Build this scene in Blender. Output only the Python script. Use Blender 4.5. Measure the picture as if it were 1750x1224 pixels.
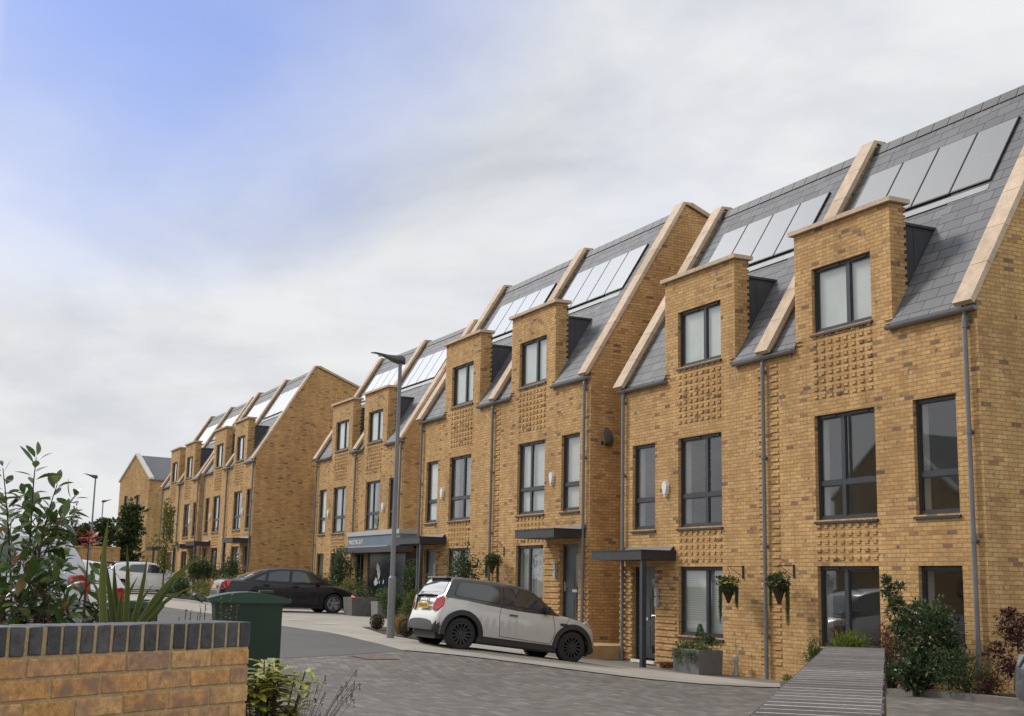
import bpy, bmesh, math, random
import numpy as np
from mathutils import Vector, Matrix, noise
R = math.radians
for o in list(bpy.data.objects): bpy.data.objects.remove(o)
scene = bpy.context.scene
COL = scene.collection
# ------------------------------------------------------------------ camera
cam_d = bpy.data.cameras.new('camera'); cam = bpy.data.objects.new('camera', cam_d); COL.objects.link(cam)
cr = Vector((0.4396, 0.898, 0.0208)).normalized(); cf = Vector((-0.886, 0.4297, 0.1743)).normalized()
cu = cr.cross(cf).normalized(); cf = cu.cross(cr)
cam.matrix_world = Matrix(((cr.x, cu.x, -cf.x, 0), (cr.y, cu.y, -cf.y, 0), (cr.z, cu.z, -cf.z, 0), (0, 0, 0, 1)))
cam_d.sensor_width = 36; cam_d.lens = 36*2167.86/1750; cam_d.clip_start = 0.05; cam_d.clip_end = 6000
scene.camera = cam
# ------------------------------------------------------------------ world, sun, exposure
SUN_EL, SUN_AZ = 40, 236           # azimuth clockwise from +y: the sun stands in front of the facades, to the left
world = bpy.data.worlds.new('World'); scene.world = world; world.use_nodes = True
def build_world():
    nt = world.node_tree; N = nt.nodes; L = nt.links
    for n in list(N): N.remove(n)
    out = N.new('ShaderNodeOutputWorld'); bg = N.new('ShaderNodeBackground'); L.new(bg.outputs[0], out.inputs[0])
    sky = N.new('ShaderNodeTexSky'); sky.sky_type = 'NISHITA'; sky.sun_disc = False
    sky.sun_elevation = R(SUN_EL); sky.sun_rotation = R(SUN_AZ); sky.air_density = 1.0; sky.dust_density = 1.5
    tc = N.new('ShaderNodeTexCoord')
    def vm(op, a, b=None):
        n = N.new('ShaderNodeVectorMath'); n.operation = op
        for i, q in enumerate((a, b)):
            if q is None: continue
            if isinstance(q, tuple): n.inputs[i].default_value = q
            else: L.new(q, n.inputs[i])
        return n
    def m(op, a, b=None, clamp=False):
        n = N.new('ShaderNodeMath'); n.operation = op; n.use_clamp = clamp
        for i, q in enumerate((a, b)):
            if q is None: continue
            if isinstance(q, (int, float)): n.inputs[i].default_value = q
            else: L.new(q, n.inputs[i])
        return n.outputs[0]
    def mix(f, a, b):
        n = N.new('ShaderNodeMix'); n.data_type = 'RGBA'
        if isinstance(f, (int, float)): n.inputs[0].default_value = f
        else: L.new(f, n.inputs[0])
        for i, q in ((6, a), (7, b)):
            if isinstance(q, tuple): n.inputs[i].default_value = q
            else: L.new(q, n.inputs[i])
        return n.outputs[2]
    d = tc.outputs['Generated']
    sep = N.new('ShaderNodeSeparateXYZ'); L.new(d, sep.inputs[0])
    z = m('MAXIMUM', sep.outputs[2], 0.0)
    inv = m('DIVIDE', 1.0, m('ADD', z, 0.22))
    cmb = N.new('ShaderNodeCombineXYZ'); L.new(m('MULTIPLY', sep.outputs[0], inv), cmb.inputs[0]); L.new(m('MULTIPLY', sep.outputs[1], inv), cmb.inputs[1])
    def nz(scale, detail, rough, off):
        mp = vm('ADD', cmb.outputs[0], off)
        n = N.new('ShaderNodeTexNoise'); n.inputs['Scale'].default_value = scale; n.inputs['Detail'].default_value = detail
        n.inputs['Roughness'].default_value = rough; n.inputs['Distortion'].default_value = 0.3
        L.new(mp.outputs[0], n.inputs['Vector']); return n.outputs['Fac']
    big = nz(1.1, 6, .52, (3.1, 1.7, 0)); shade = nz(1.5, 6, .55, (9.3, 4.1, 2)); wisp = nz(3.2, 8, .58, (1, 7, 5))
    # a wide gap in the cloud high over the far end of the street
    dot = vm('DOT_PRODUCT', d, Vector((-0.86, 0.09, 0.54)).normalized().to_tuple()).outputs['Value']
    gap = m('MULTIPLY', m('SUBTRACT', dot, 0.930), 15.0, True)
    gap = m('ADD', gap, m('MULTIPLY', m('SUBTRACT', wisp, 0.5), .38))
    gap = m('ADD', gap, m('MULTIPLY', m('SUBTRACT', big, 0.50), .32), True)
    # break of blue on the far side of the zenith too
    side = m('MULTIPLY', m('ADD', sep.outputs[1], 0.002), 22.0, True)   # the gap ends above the line of the street
    gap = m('MULTIPLY', gap, side)
    cov = m('SUBTRACT', 1.0, m('MULTIPLY', gap, 1.0))
    cr_ = N.new('ShaderNodeValToRGB'); e = cr_.color_ramp.elements
    e[0].position = .36; e[0].color = (.60, .63, .685, 1); e[1].position = .60; e[1].color = (.86, .865, .875, 1)
    L.new(shade, cr_.inputs[0])
    # clouds low over the horizon are brighter and whiter
    low = m('SUBTRACT', 1.0, m('MULTIPLY', z, 3.2), True)
    cl = mix(m('MULTIPLY', low, .55), cr_.outputs[0], (.80, .80, .80, 1))
    # towards the sun the cloud deck is brighter
    sd = vm('DOT_PRODUCT', d, (math.sin(R(SUN_AZ))*math.cos(R(SUN_EL)), math.cos(R(SUN_AZ))*math.cos(R(SUN_EL)), math.sin(R(SUN_EL)))).outputs['Value']
    glow = m('MULTIPLY', m('POWER', m('MAXIMUM', sd, 0.0), 14.0), 1.5)
    clb = vm('MULTIPLY', cl, None); gl = N.new('ShaderNodeCombineXYZ')
    bank = vm('DOT_PRODUCT', d, Vector((-0.90, -0.10, 0.44)).normalized().to_tuple()).outputs['Value']   # a sunlit cloud bank beside the gap
    bank = m('MULTIPLY', m('MULTIPLY', m('POWER', m('MAXIMUM', bank, 0.0), 22.0), 1.55), m('SUBTRACT', 1.0, side))
    east = m('MULTIPLY', m('MAXIMUM', sep.outputs[0], 0.0), .45)
    g1 = m('ADD', m('ADD', m('ADD', glow, 1.0), bank), east)
    for i in range(3): L.new(g1, gl.inputs[i])
    L.new(gl.outputs[0], clb.inputs[1])
    blue = vm('MULTIPLY', sky.outputs[0], (0.085, 0.088, 0.100))
    blue = vm('ADD', blue.outputs[0], (0.03, 0.07, 0.30))
    col = mix(cov, blue.outputs[0], clb.outputs[0])
    under = m('MULTIPLY', m('ADD', sep.outputs[2], 0.02), 50.0, True)
    col = mix(under, (.30, .29, .27, 1), col)
    L.new(col, bg.inputs[0]); bg.inputs[1].default_value = 1.0
build_world()
sun_d = bpy.data.lights.new('sun', 'SUN'); sun = bpy.data.objects.new('sun', sun_d); COL.objects.link(sun)
sun_d.energy = 2.4; sun_d.angle = R(11); sun_d.color = (1, .95, .88)
sdir = Vector((math.sin(R(SUN_AZ))*math.cos(R(SUN_EL)), math.cos(R(SUN_AZ))*math.cos(R(SUN_EL)), math.sin(R(SUN_EL))))
sun.rotation_euler = sdir.to_track_quat('Z', 'Y').to_euler(); sun.location = (0, -10, 30)
scene.view_settings.view_transform = 'Standard'; scene.view_settings.look = 'None'; scene.view_settings.exposure = 0; scene.view_settings.gamma = 1
try: scene.cycles.max_bounces = 8; scene.cycles.transparent_max_bounces = 12
except Exception: pass
# ------------------------------------------------------------------ helpers
class MB:
    def __init__(s, m=1, dz=0.0): s.v = []; s.f = []; s.mi = []; s.m = m; s.dz = dz
    def P(s, p): s.v.append((s.m*p[0], p[1], p[2]+s.dz)); return len(s.v)-1
    def F(s, idx, mi=0): s.f.append(tuple(reversed(idx)) if s.m < 0 else tuple(idx)); s.mi.append(mi)
    def poly(s, pts, mi=0): s.F([s.P(p) for p in pts], mi)
    def box(s, x0, x1, y0, y1, z0, z1, mi=0):
        i = [s.P(p) for p in ((x0,y0,z0),(x1,y0,z0),(x1,y1,z0),(x0,y1,z0),(x0,y0,z1),(x1,y0,z1),(x1,y1,z1),(x0,y1,z1))]
        for q in ((0,3,2,1),(4,5,6,7),(0,1,5,4),(1,2,6,5),(2,3,7,6),(3,0,4,7)): s.F([i[k] for k in q], mi)
    def hexa(s, b, t, mi=0):           # bottom 4 points (ccw from above), top 4 points
        i = [s.P(p) for p in b] + [s.P(p) for p in t]
        for q in ((0,3,2,1),(4,5,6,7),(0,1,5,4),(1,2,6,5),(2,3,7,6),(3,0,4,7)): s.F([i[k] for k in q], mi)
    def obox(s, c, ax, ay, az, hx, hy, hz, mi=0):
        c, ax, ay, az = Vector(c), Vector(ax), Vector(ay), Vector(az)
        q = lambda a, b, d: tuple(c + ax*a*hx + ay*b*hy + az*d*hz)
        s.hexa([q(-1,-1,-1), q(1,-1,-1), q(1,1,-1), q(-1,1,-1)], [q(-1,-1,1), q(1,-1,1), q(1,1,1), q(-1,1,1)], mi)
    def tube(s, pts, r, n=8, mi=0, cap=True):
        pts = [Vector(p) for p in pts]; rs = r if isinstance(r, (list, tuple)) else [r]*len(pts); rings = []
        up = Vector((0, 0, 1))
        for k, p in enumerate(pts):
            t = (pts[min(k+1, len(pts)-1)] - pts[max(k-1, 0)])
            if t.length < 1e-9: t = Vector((0, 0, 1))
            t.normalize(); a = t.cross(up)
            if a.length < .05: a = t.cross(Vector((1, 0, 0)))
            a.normalize(); b = t.cross(a)
            rings.append([s.P(p + (a*math.cos(2*math.pi*j/n) + b*math.sin(2*math.pi*j/n))*rs[k]) for j in range(n)])
        for k in range(len(rings)-1):
            for j in range(n): s.F([rings[k][j], rings[k+1][j], rings[k+1][(j+1) % n], rings[k][(j+1) % n]], mi)
        if cap: s.F(rings[0], mi); s.F(list(reversed(rings[-1])), mi)
    def lathe(s, prof, c, axis='z', n=24, mi=0):   # prof: (radius, height)
        rings = []
        for (r, h) in prof:
            ring = []
            for j in range(n):
                a = 2*math.pi*j/n; x, y = r*math.cos(a), r*math.sin(a)
                p = {'z': (x, y, h), 'y': (x, h, y), 'x': (h, x, y)}[axis]
                ring.append(s.P((c[0]+p[0], c[1]+p[1], c[2]+p[2])))
            rings.append(ring)
        for k in range(len(rings)-1):
            for j in range(n): s.F([rings[k][j], rings[k][(j+1) % n], rings[k+1][(j+1) % n], rings[k+1][j]], mi)
    def prism(s, poly2, x0, x1, plane='yz', mi=0): # extrude a polygon
        def q(a, b, t): return {'yz': (t, a, b), 'xz': (a, t, b), 'xy': (a, b, t)}[plane]
        A = [s.P(q(a, b, x0)) for a, b in poly2]; B = [s.P(q(a, b, x1)) for a, b in poly2]; n = len(A)
        s.F(A, mi); s.F(list(reversed(B)), mi)
        for k in range(n): s.F([A[k], B[k], B[(k+1) % n], A[(k+1) % n]], mi)
    def build(s, name, mats, parent=None, smooth=False, uv=True, recalc=False):
        me = bpy.data.meshes.new(name); me.from_pydata(s.v, [], s.f)
        for mt in (mats if isinstance(mats, (list, tuple)) else [mats]): me.materials.append(mt)
        if len(set(s.mi)) > 1: me.polygons.foreach_set('material_index', s.mi)
        if recalc:
            bm = bmesh.new(); bm.from_mesh(me); bmesh.ops.recalc_face_normals(bm, faces=bm.faces); bm.to_mesh(me); bm.free()
        if smooth: me.polygons.foreach_set('use_smooth', [True]*len(me.polygons))
        if uv: make_uv(me)
        me.update()
        o = bpy.data.objects.new(name, me); COL.objects.link(o)
        if parent is not None: o.parent = parent
        return o
def make_uv(me):
    lay = me.uv_layers.new(name='UVMap'); n = len(me.loops)
    co = np.empty(len(me.vertices)*3, dtype=np.float64); me.vertices.foreach_get('co', co); co = co.reshape(-1, 3)
    li = np.empty(n, dtype=np.int64); me.loops.foreach_get('vertex_index', li)
    nf = len(me.polygons); nr = np.empty(nf*3); me.polygons.foreach_get('normal', nr); nr = nr.reshape(-1, 3)
    tot = np.empty(nf, dtype=np.int64); me.polygons.foreach_get('loop_total', tot)
    fi = np.repeat(np.arange(nf), tot); nn = nr[fi]; p = co[li]
    ua = np.stack([-nn[:, 1], nn[:, 0], np.zeros(n)], 1); ln = np.linalg.norm(ua, axis=1)
    flat = ln < .25; ua[flat] = (1, 0, 0); ln[flat] = 1; ua /= ln[:, None]
    # always use the same handedness so that opposite faces line up
    sgn = np.where(np.abs(ua[:, 0]) >= np.abs(ua[:, 1]), np.sign(ua[:, 0]), np.sign(ua[:, 1])); sgn[sgn == 0] = 1; ua *= sgn[:, None]
    va = np.cross(nn, ua); s2 = np.sign(va[:, 2]); s2[s2 == 0] = 1; va *= s2[:, None]; va[flat] = (0, 1, 0)
    uv = np.stack([(p*ua).sum(1), (p*va).sum(1)], 1)
    lay.data.foreach_set('uv', uv.astype(np.float32).ravel())
def tag(o, label=None, cat=None, group=None, kind=None):
    if label: o['label'] = label
    if cat: o['category'] = cat
    if group: o['group'] = group
    if kind: o['kind'] = kind
    return o
def empty(name, loc, rz=0, parent=None):
    o = bpy.data.objects.new(name, None); COL.objects.link(o); o.location = loc; o.rotation_euler = (0, 0, rz); o.empty_display_size = .2
    if parent is not None: o.parent = parent
    return o
# ------------------------------------------------------------------ materials
def mat(name, col=(.5, .5, .5), rough=.6, metal=0.0, spec=.5, fn=None, coat=0.0):
    m = bpy.data.materials.new(name); m.use_nodes = True; nt = m.node_tree; b = nt.nodes['Principled BSDF']
    b.inputs['Base Color'].default_value = (*col, 1); b.inputs['Roughness'].default_value = rough; b.inputs['Metallic'].default_value = metal
    b.inputs['Specular IOR Level'].default_value = spec
    if coat: b.inputs['Coat Weight'].default_value = coat; b.inputs['Coat Roughness'].default_value = .04
    if fn: fn(nt, b)
    return m
def node(nt, t, **kw):
    n = nt.nodes.new(t)
    for k, v in kw.items():
        if k in n.inputs.keys(): n.inputs[k].default_value = v
        else: setattr(n, k, v)
    return n
def ramp(nt, src, stops):
    r = nt.nodes.new('ShaderNodeValToRGB'); e = r.color_ramp.elements
    while len(e) < len(stops): e.new(.5)
    for k, (p, c) in enumerate(stops): e[k].position = p; e[k].color = (*c, 1) if len(c) == 3 else c
    nt.links.new(src, r.inputs[0]); return r.outputs[0]
def mixc(nt, f, a, b, mode='MIX'):
    n = nt.nodes.new('ShaderNodeMix'); n.data_type = 'RGBA'; n.blend_type = mode
    for i, q in ((0, f), (6, a), (7, b)):
        if isinstance(q, (int, float)): n.inputs[i].default_value = q
        elif isinstance(q, tuple): n.inputs[i].default_value = (*q, 1) if len(q) == 3 else q
        else: nt.links.new(q, n.inputs[i])
    return n.outputs[2]
def bump(nt, b, h, strength=.5, dist=.01):
    n = nt.nodes.new('ShaderNodeBump'); n.inputs['Strength'].default_value = strength; n.inputs['Distance'].default_value = dist
    nt.links.new(h, n.inputs['Height']); nt.links.new(n.outputs[0], b.inputs['Normal'])
def uvn(nt): return nt.nodes.new('ShaderNodeTexCoord').outputs['UV']
def objc(nt): return nt.nodes.new('ShaderNodeTexCoord').outputs['Object']
def noise_t(nt, vec, scale, detail=4, rough=.55):
    n = node(nt, 'ShaderNodeTexNoise', Scale=scale, Detail=detail, Roughness=rough); nt.links.new(vec, n.inputs['Vector']); return n.outputs['Fac']
def math_n(nt, op, a, b=None, clamp=False):
    n = nt.nodes.new('ShaderNodeMath'); n.operation = op; n.use_clamp = clamp
    for i, q in ((0, a), (1, b)):
        if q is None: continue
        if isinstance(q, (int, float)): n.inputs[i].default_value = q
        else: nt.links.new(q, n.inputs[i])
    return n.outputs[0]
def brick_fn(w=.225, h=.075, mortar=.012, stops=None, mcol=(.25, .172, .088), off=.5, patch=True, bstr=.6):
    def fn(nt, b):
        uv = uvn(nt)
        br = node(nt, 'ShaderNodeTexBrick', Scale=1.0); br.inputs['Brick Width'].default_value = w; br.inputs['Row Height'].default_value = h
        br.inputs['Mortar Size'].default_value = mortar/2; br.inputs['Mortar Smooth'].default_value = .35; br.offset = off
        br.inputs['Color1'].default_value = (0, 0, 0, 1); br.inputs['Color2'].default_value = (1, 1, 1, 1); br.inputs['Mortar'].default_value = (.5, .5, .5, 1); br.inputs['Bias'].default_value = 0
        nt.links.new(uv, br.inputs['Vector'])
        c = ramp(nt, br.outputs['Color'], stops)
        n1 = noise_t(nt, uv, 14, 4); mpp = nt.nodes.new('ShaderNodeMapping'); mpp.inputs['Scale'].default_value = (2.4, .45, 1); nt.links.new(uv, mpp.inputs[0]); n2 = noise_t(nt, mpp.outputs[0], 1.3, 4)
        nbig = noise_t(nt, uv, .35, 2)
        c = mixc(nt, .8, c, ramp(nt, nbig, [(.35, (.88, .86, .83)), (.65, (1.12, 1.10, 1.08))]), 'MULTIPLY')
        c = mixc(nt, .55, c, ramp(nt, n1, [(.3, (.72, .70, .68)), (.7, (1.2, 1.18, 1.12))]), 'MULTIPLY')
        c = mixc(nt, .75, c, ramp(nt, n2, [(.32, (.80, .79, .77)), (.68, (1.15, 1.13, 1.08))]), 'MULTIPLY')
        if patch:   # burnt ends: dark smudges covering part of some bricks
            n3 = noise_t(nt, uv, 7.5, 2, .4); n4 = noise_t(nt, uv, .9, 2)
            msk = math_n(nt, 'MULTIPLY', math_n(nt, 'SUBTRACT', n3, .60), 12, True)
            msk = math_n(nt, 'MULTIPLY', msk, math_n(nt, 'MULTIPLY', math_n(nt, 'SUBTRACT', br.outputs['Color'], .55), 5, True))
            msk = math_n(nt, 'MULTIPLY', msk, math_n(nt, 'MULTIPLY', math_n(nt, 'SUBTRACT', n4, .38), 6, True))
            c = mixc(nt, math_n(nt, 'MULTIPLY', msk, .8), c, (.105, .085, .072))
        c = mixc(nt, br.outputs['Fac'], c, mcol)  # mortar colour is darkened to paint in the shade of the recessed joints
        nt.links.new(c, b.inputs['Base Color'])
        hgt = math_n(nt, 'ADD', math_n(nt, 'SUBTRACT', 1.0, br.outputs['Fac']), math_n(nt, 'MULTIPLY', n1, .5))
        bump(nt, b, hgt, bstr, .012)
    return fn
STOCK = [(0, (.485, .29, .128)), (.3, (.57, .372, .172)), (.55, (.46, .276, .13)), (.8, (.585, .395, .195)), (.955, (.39, .225, .112)), (1, (.17, .128, .10))]
M = {}
M['brick'] = mat('yellow_stock_brick', rough=.9, spec=.2, fn=brick_fn(stops=STOCK))
def slate_fn(nt, b):
    uv = uvn(nt)
    br = node(nt, 'ShaderNodeTexBrick', Scale=1.0); br.inputs['Brick Width'].default_value = .50; br.inputs['Row Height'].default_value = .25
    br.inputs['Mortar Size'].default_value = .009; br.inputs['Mortar Smooth'].default_value = .2; br.inputs['Color1'].default_value = (0, 0, 0, 1); br.inputs['Color2'].default_value = (1, 1, 1, 1)
    nt.links.new(uv, br.inputs['Vector'])
    c = ramp(nt, br.outputs['Color'], [(0, (.105, .108, .116)), (.5, (.128, .131, .139)), (1, (.15, .153, .162))])
    n1 = noise_t(nt, uv, 3, 5); c = mixc(nt, .7, c, ramp(nt, n1, [(.3, (.75, .75, .78)), (.7, (1.2, 1.2, 1.2))]), 'MULTIPLY')
    c = mixc(nt, br.outputs['Fac'], c, (.022, .024, .028)); nt.links.new(c, b.inputs['Base Color'])
    sep = nt.nodes.new('ShaderNodeSeparateXYZ'); nt.links.new(uv, sep.inputs[0])
    lap = math_n(nt, 'FRACT', math_n(nt, 'DIVIDE', sep.outputs[1], .25))
    hgt = math_n(nt, 'SUBTRACT', math_n(nt, 'SUBTRACT', math_n(nt, 'MULTIPLY', n1, .3), math_n(nt, 'MULTIPLY', lap, 1.0)), br.outputs['Fac'])
    bump(nt, b, hgt, .5, .012)
    nt.links.new(ramp(nt, n1, [(.3, (.55, .55, .55)), (.7, (.70, .70, .70))]), b.inputs['Roughness'])
M['slate'] = mat('grey_slate', rough=.6, spec=.35, fn=slate_fn)
def soft(c1, c2, scale, br=.0, detail=5):
    def fn(nt, b):
        n = noise_t(nt, objc(nt), scale, detail); nt.links.new(ramp(nt, n, [(.3, c1), (.7, c2)]), b.inputs['Base Color'])
        if br: bump(nt, b, noise_t(nt, objc(nt), scale*4, 4), br, .01)
    return fn
def coping_fn(nt, b):
    g = nt.nodes.new('ShaderNodeNewGeometry'); c = ramp(nt, g.outputs['Random Per Island'], [(0, (.47, .365, .27)), (.5, (.55, .43, .325)), (1, (.60, .475, .365))])
    n1 = noise_t(nt, objc(nt), 4, 5, .6); n2 = noise_t(nt, objc(nt), 22, 4)
    c = mixc(nt, .9, c, ramp(nt, n1, [(.3, (.80, .79, .76)), (.65, (1.08, 1.07, 1.06))]), 'MULTIPLY'); c = mixc(nt, .5, c, ramp(nt, n2, [(.35, (.82, .82, .82)), (.6, (1.06, 1.06, 1.06))]), 'MULTIPLY')
    nt.links.new(c, b.inputs['Base Color']); bump(nt, b, n2, .15, .01)
M['coping'] = mat('beige_cast_stone', rough=.85, spec=.2, fn=coping_fn)
M['lead'] = mat('dark_lead_cladding', rough=.55, fn=soft((.036, .037, .042), (.062, .064, .07), 2))
M['grey_pvc'] = mat('grey_gutter_plastic', rough=.45, fn=soft((.15, .15, .158), (.19, .19, .198), 3))
M['frame'] = mat('anthracite_frame', rough=.42, fn=soft((.026, .028, .034), (.036, .039, .046), 4))
M['plaster'] = mat('white_plaster', rough=.9, fn=soft((.60, .60, .57), (.66, .66, .63), 2))
M['canopy'] = mat('charcoal_canopy_metal', rough=.45, fn=soft((.022, .023, .027), (.032, .034, .04), 3))
M['white'] = mat('white_plastic', rough=.4, fn=soft((.66, .65, .62), (.76, .75, .73), 5))
M['steel'] = mat('brushed_steel', (.6, .6, .6), .3, .9)
M['black'] = mat('black_iron', (.012, .012, .013), .5)
M['door'] = mat('grey_door_paint', rough=.4, fn=soft((.030, .035, .043), (.04, .046, .055), 3))
def glass_fn(tint, ior, rough=.02):
    m = bpy.data.materials.new('window_glass'); m.use_nodes = True; nt = m.node_tree
    for n in list(nt.nodes): nt.nodes.remove(n)
    out = nt.nodes.new('ShaderNodeOutputMaterial'); mx = nt.nodes.new('ShaderNodeMixShader'); tr = nt.nodes.new('ShaderNodeBsdfTransparent'); gl = nt.nodes.new('ShaderNodeBsdfGlossy')
    tr.inputs[0].default_value = (*tint, 1); gl.inputs['Roughness'].default_value = rough; gl.inputs['Color'].default_value = (.95, .97, 1, 1)
    lw = node(nt, 'ShaderNodeLayerWeight', Blend=.5); f0 = ((ior-1)/(ior+1))**2
    f5 = math_n(nt, 'POWER', lw.outputs['Facing'], 4.0); fr = math_n(nt, 'ADD', math_n(nt, 'MULTIPLY', f5, 1-f0), f0, True)
    nt.links.new(fr, mx.inputs[0]); nt.links.new(tr.outputs[0], mx.inputs[1]); nt.links.new(gl.outputs[0], mx.inputs[2]); nt.links.new(mx.outputs[0], out.inputs[0])
    return m
M['glass'] = glass_fn((.84, .87, .86), 2.0)
M['car_glass'] = glass_fn((.30, .34, .33), 1.7)
def blind_fn(nt, b):
    uv = uvn(nt); sep = nt.nodes.new('ShaderNodeSeparateXYZ'); nt.links.new(uv, sep.inputs[0])
    fr = math_n(nt, 'FRACT', math_n(nt, 'DIVIDE', sep.outputs[1], .05))
    nt.links.new(ramp(nt, fr, [(.0, (.42, .42, .40)), (.15, (.70, .70, .67)), (.85, (.78, .78, .75)), (1, (.42, .42, .40))]), b.inputs['Base Color']); bump(nt, b, fr, .4, .02)
M['blind'] = mat('white_slatted_blind', rough=.6, fn=blind_fn)
M['curtain'] = mat('pale_fabric', rough=.9, fn=soft((.62, .62, .60), (.72, .72, .70), 2))
def solar_fn(nt, b):
    uv = uvn(nt); sep = nt.nodes.new('ShaderNodeSeparateXYZ'); nt.links.new(uv, sep.inputs[0])
    fr = math_n(nt, 'FRACT', math_n(nt, 'DIVIDE', sep.outputs[0], .0525))
    ln = math_n(nt, 'GREATER_THAN', fr, .93); nt.links.new(mixc(nt, ln, (.06, .062, .066), (.26, .26, .265)), b.inputs['Base Color'])
    b.inputs['Coat Weight'].default_value = 1; b.inputs['Coat Roughness'].default_value = .06; b.inputs['Coat IOR'].default_value = 1.75; b.inputs['Specular IOR Level'].default_value = .5
M['solar'] = mat('solar_cells', rough=.25, fn=solar_fn)
# ------------------------------------------------------------------ terrain
CP = np.array([(-21.2,16.1,-1.80),(-26.8,15.6,-1.80),(-24,15.2,-1.79),(-18.8,16.1,-1.81),(-19.3,15.2,-1.79),(-15.5,16.1,-1.66),(-15.4,14.9,-1.60),(-10,16.1,-1.5),(0,16,-1.5),(-15.5,25,-1.5),
(-23.2,10.3,-1.30),(-23.2,12.8,-1.58),(-28.9,16.1,-1.50),(-34,16.1,-1.28),(-40,16.1,-1.24),(-32,11,-1.2),
(-41.5,13.7,-1.15),(-41.5,10.5,-1.10),(-52,17.9,-1.15),(-58,17.9,-1.1),(-64,16.6,-.9),(-75,16.6,-.74),(-88,16.6,-.78),(-120,16,-.8),(-52,8,-1.05),(-65,9,-.92),
(-12,3.2,-1.19),(0,0,-1.5),(-5,3,-1.38),(-5,8,-1.68),(-10,10,-1.72),(-16,12,-1.7),(-20,0,-1.1),(-19,2,-1.38),(-23,3.5,-1.33),(-40,0,-1.0),(-70,3,-.9),(-26.2,9.9,-1.22),
(10,5,-1.55),(20,20,-1.5),(-120,-40,-.9),(40,-40,-1.5),(40,60,-1.8),(-120,60,-.8),(-40,40,-1.2),(0,-15,-1.5),(-60,-20,-1.)])
def _phi(r): return r*r*np.log(r+1e-9)
_n = len(CP); _K = _phi(np.linalg.norm(CP[:, None, :2]-CP[None, :, :2], axis=2)) + np.eye(_n)*2.0; _P = np.c_[np.ones(_n), CP[:, :2]]
_W = np.linalg.solve(np.block([[_K, _P], [_P.T, np.zeros((3, 3))]]), np.r_[CP[:, 2], 0, 0, 0])
def tz(x, y):
    x = min(max(x, -140), 45); y = min(max(y, -45), 65); r = np.hypot(CP[:, 0]-x, CP[:, 1]-y)
    return float(_phi(r) @ _W[:_n] + _W[_n] + _W[_n+1]*x + _W[_n+2]*y)
def clip(poly, ax, val, keep_less):
    out = []
    for i in range(len(poly)):
        a, b = poly[i], poly[(i+1) % len(poly)]; ia = (a[ax] <= val) == keep_less; ib = (b[ax] <= val) == keep_less
        if ia: out.append(a)
        if ia != ib and abs(b[ax]-a[ax]) > 1e-12:
            t = (val-a[ax])/(b[ax]-a[ax]); out.append((a[0]+(b[0]-a[0])*t, a[1]+(b[1]-a[1])*t))
    return out
def sheet(name, poly, material, dz, step=.6, kind='structure', thick=0):
    mb = MB(); xs = [p[0] for p in poly]; ys = [p[1] for p in poly]; cache = {}
    def V(p):
        k = (round(p[0], 4), round(p[1], 4))
        if k not in cache: cache[k] = mb.P((k[0], k[1], tz(*k)+dz))
        return cache[k]
    x = math.floor(min(xs)/step)*step
    while x < max(xs):
        col = clip(clip(poly, 0, x, False), 0, x+step, True); y = math.floor(min(ys)/step)*step
        if len(col) >= 3:
            while y < max(ys):
                c = clip(clip(col, 1, y, False), 1, y+step, True)
                idx = []
                for p in c:
                    k = V(p)
                    if not idx or idx[-1] != k: idx.append(k)
                if len(idx) > 1 and idx[0] == idx[-1]: idx.pop()
                if len(set(idx)) >= 3 and len(set(idx)) == len(idx): mb.F(idx)
                y += step
        x += step
    if thick:
        for i in range(len(poly)):
            a, b = Vector(poly[i]), Vector(poly[(i+1) % len(poly)]); n = max(1, int((b-a).length/step))
            for k in range(n):
                p, q = a.lerp(b, k/n), a.lerp(b, (k+1)/n); zp, zq = tz(*p)+dz, tz(*q)+dz
                mb.poly([(p.x, p.y, zp), (p.x, p.y, zp-thick), (q.x, q.y, zq-thick), (q.x, q.y, zq)])
    o = mb.build(name, material); tag(o, kind=kind); return o
def strip_poly(line, w):            # a band of width w to the left of a polyline
    L = [Vector(p) for p in line]; out = []
    for i, p in enumerate(L):
        t = (L[min(i+1, len(L)-1)] - L[max(i-1, 0)]).normalized(); out.append((p.x - t.y*w, p.y + t.x*w))
    return [tuple(p) for p in line] + list(reversed(out))
def speck(c1, c2, c3, s1, s2, br):
    def fn(nt, b):
        o = objc(nt); n1 = noise_t(nt, o, s1, 6, .65); n2 = noise_t(nt, o, s2, 3)
        c = ramp(nt, n1, [(.3, c1), (.55, c2), (.75, c3)]); c = mixc(nt, .8, c, ramp(nt, n2, [(.3, (.80, .80, .80)), (.7, (1.15, 1.15, 1.15))]), 'MULTIPLY')
        nt.links.new(c, b.inputs['Base Color']); bump(nt, b, n1, br, .01)
    return fn
M['asphalt'] = mat('dark_asphalt', rough=.9, fn=speck((.070, .067, .063), (.098, .094, .088), (.135, .129, .12), 60, .5, .3))
M['soil'] = mat('dark_soil', rough=1, fn=speck((.018, .013, .009), (.05, .036, .024), (.09, .07, .05), 18, 2, .8))
M['pale_tar'] = mat('pale_buff_tarmac', rough=.9, fn=speck((.27, .245, .21), (.34, .31, .265), (.40, .37, .32), 40, .6, .2))
M['flag'] = mat('pale_kerb_stone', rough=.85, fn=speck((.23, .21, .185), (.30, .275, .24), (.36, .33, .295), 30, 1.5, .2))
M['lawn'] = mat('rough_ground', rough=1, fn=speck((.03, .04, .012), (.06, .075, .025), (.09, .10, .04), 8, .3, .6))
M['kerb_dark'] = mat('dark_kerb_stone', rough=.9, fn=speck((.10, .09, .08), (.15, .138, .122), (.20, .185, .165), 30, 1.5, .2))  # darker version of the pale kerb stone
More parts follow.
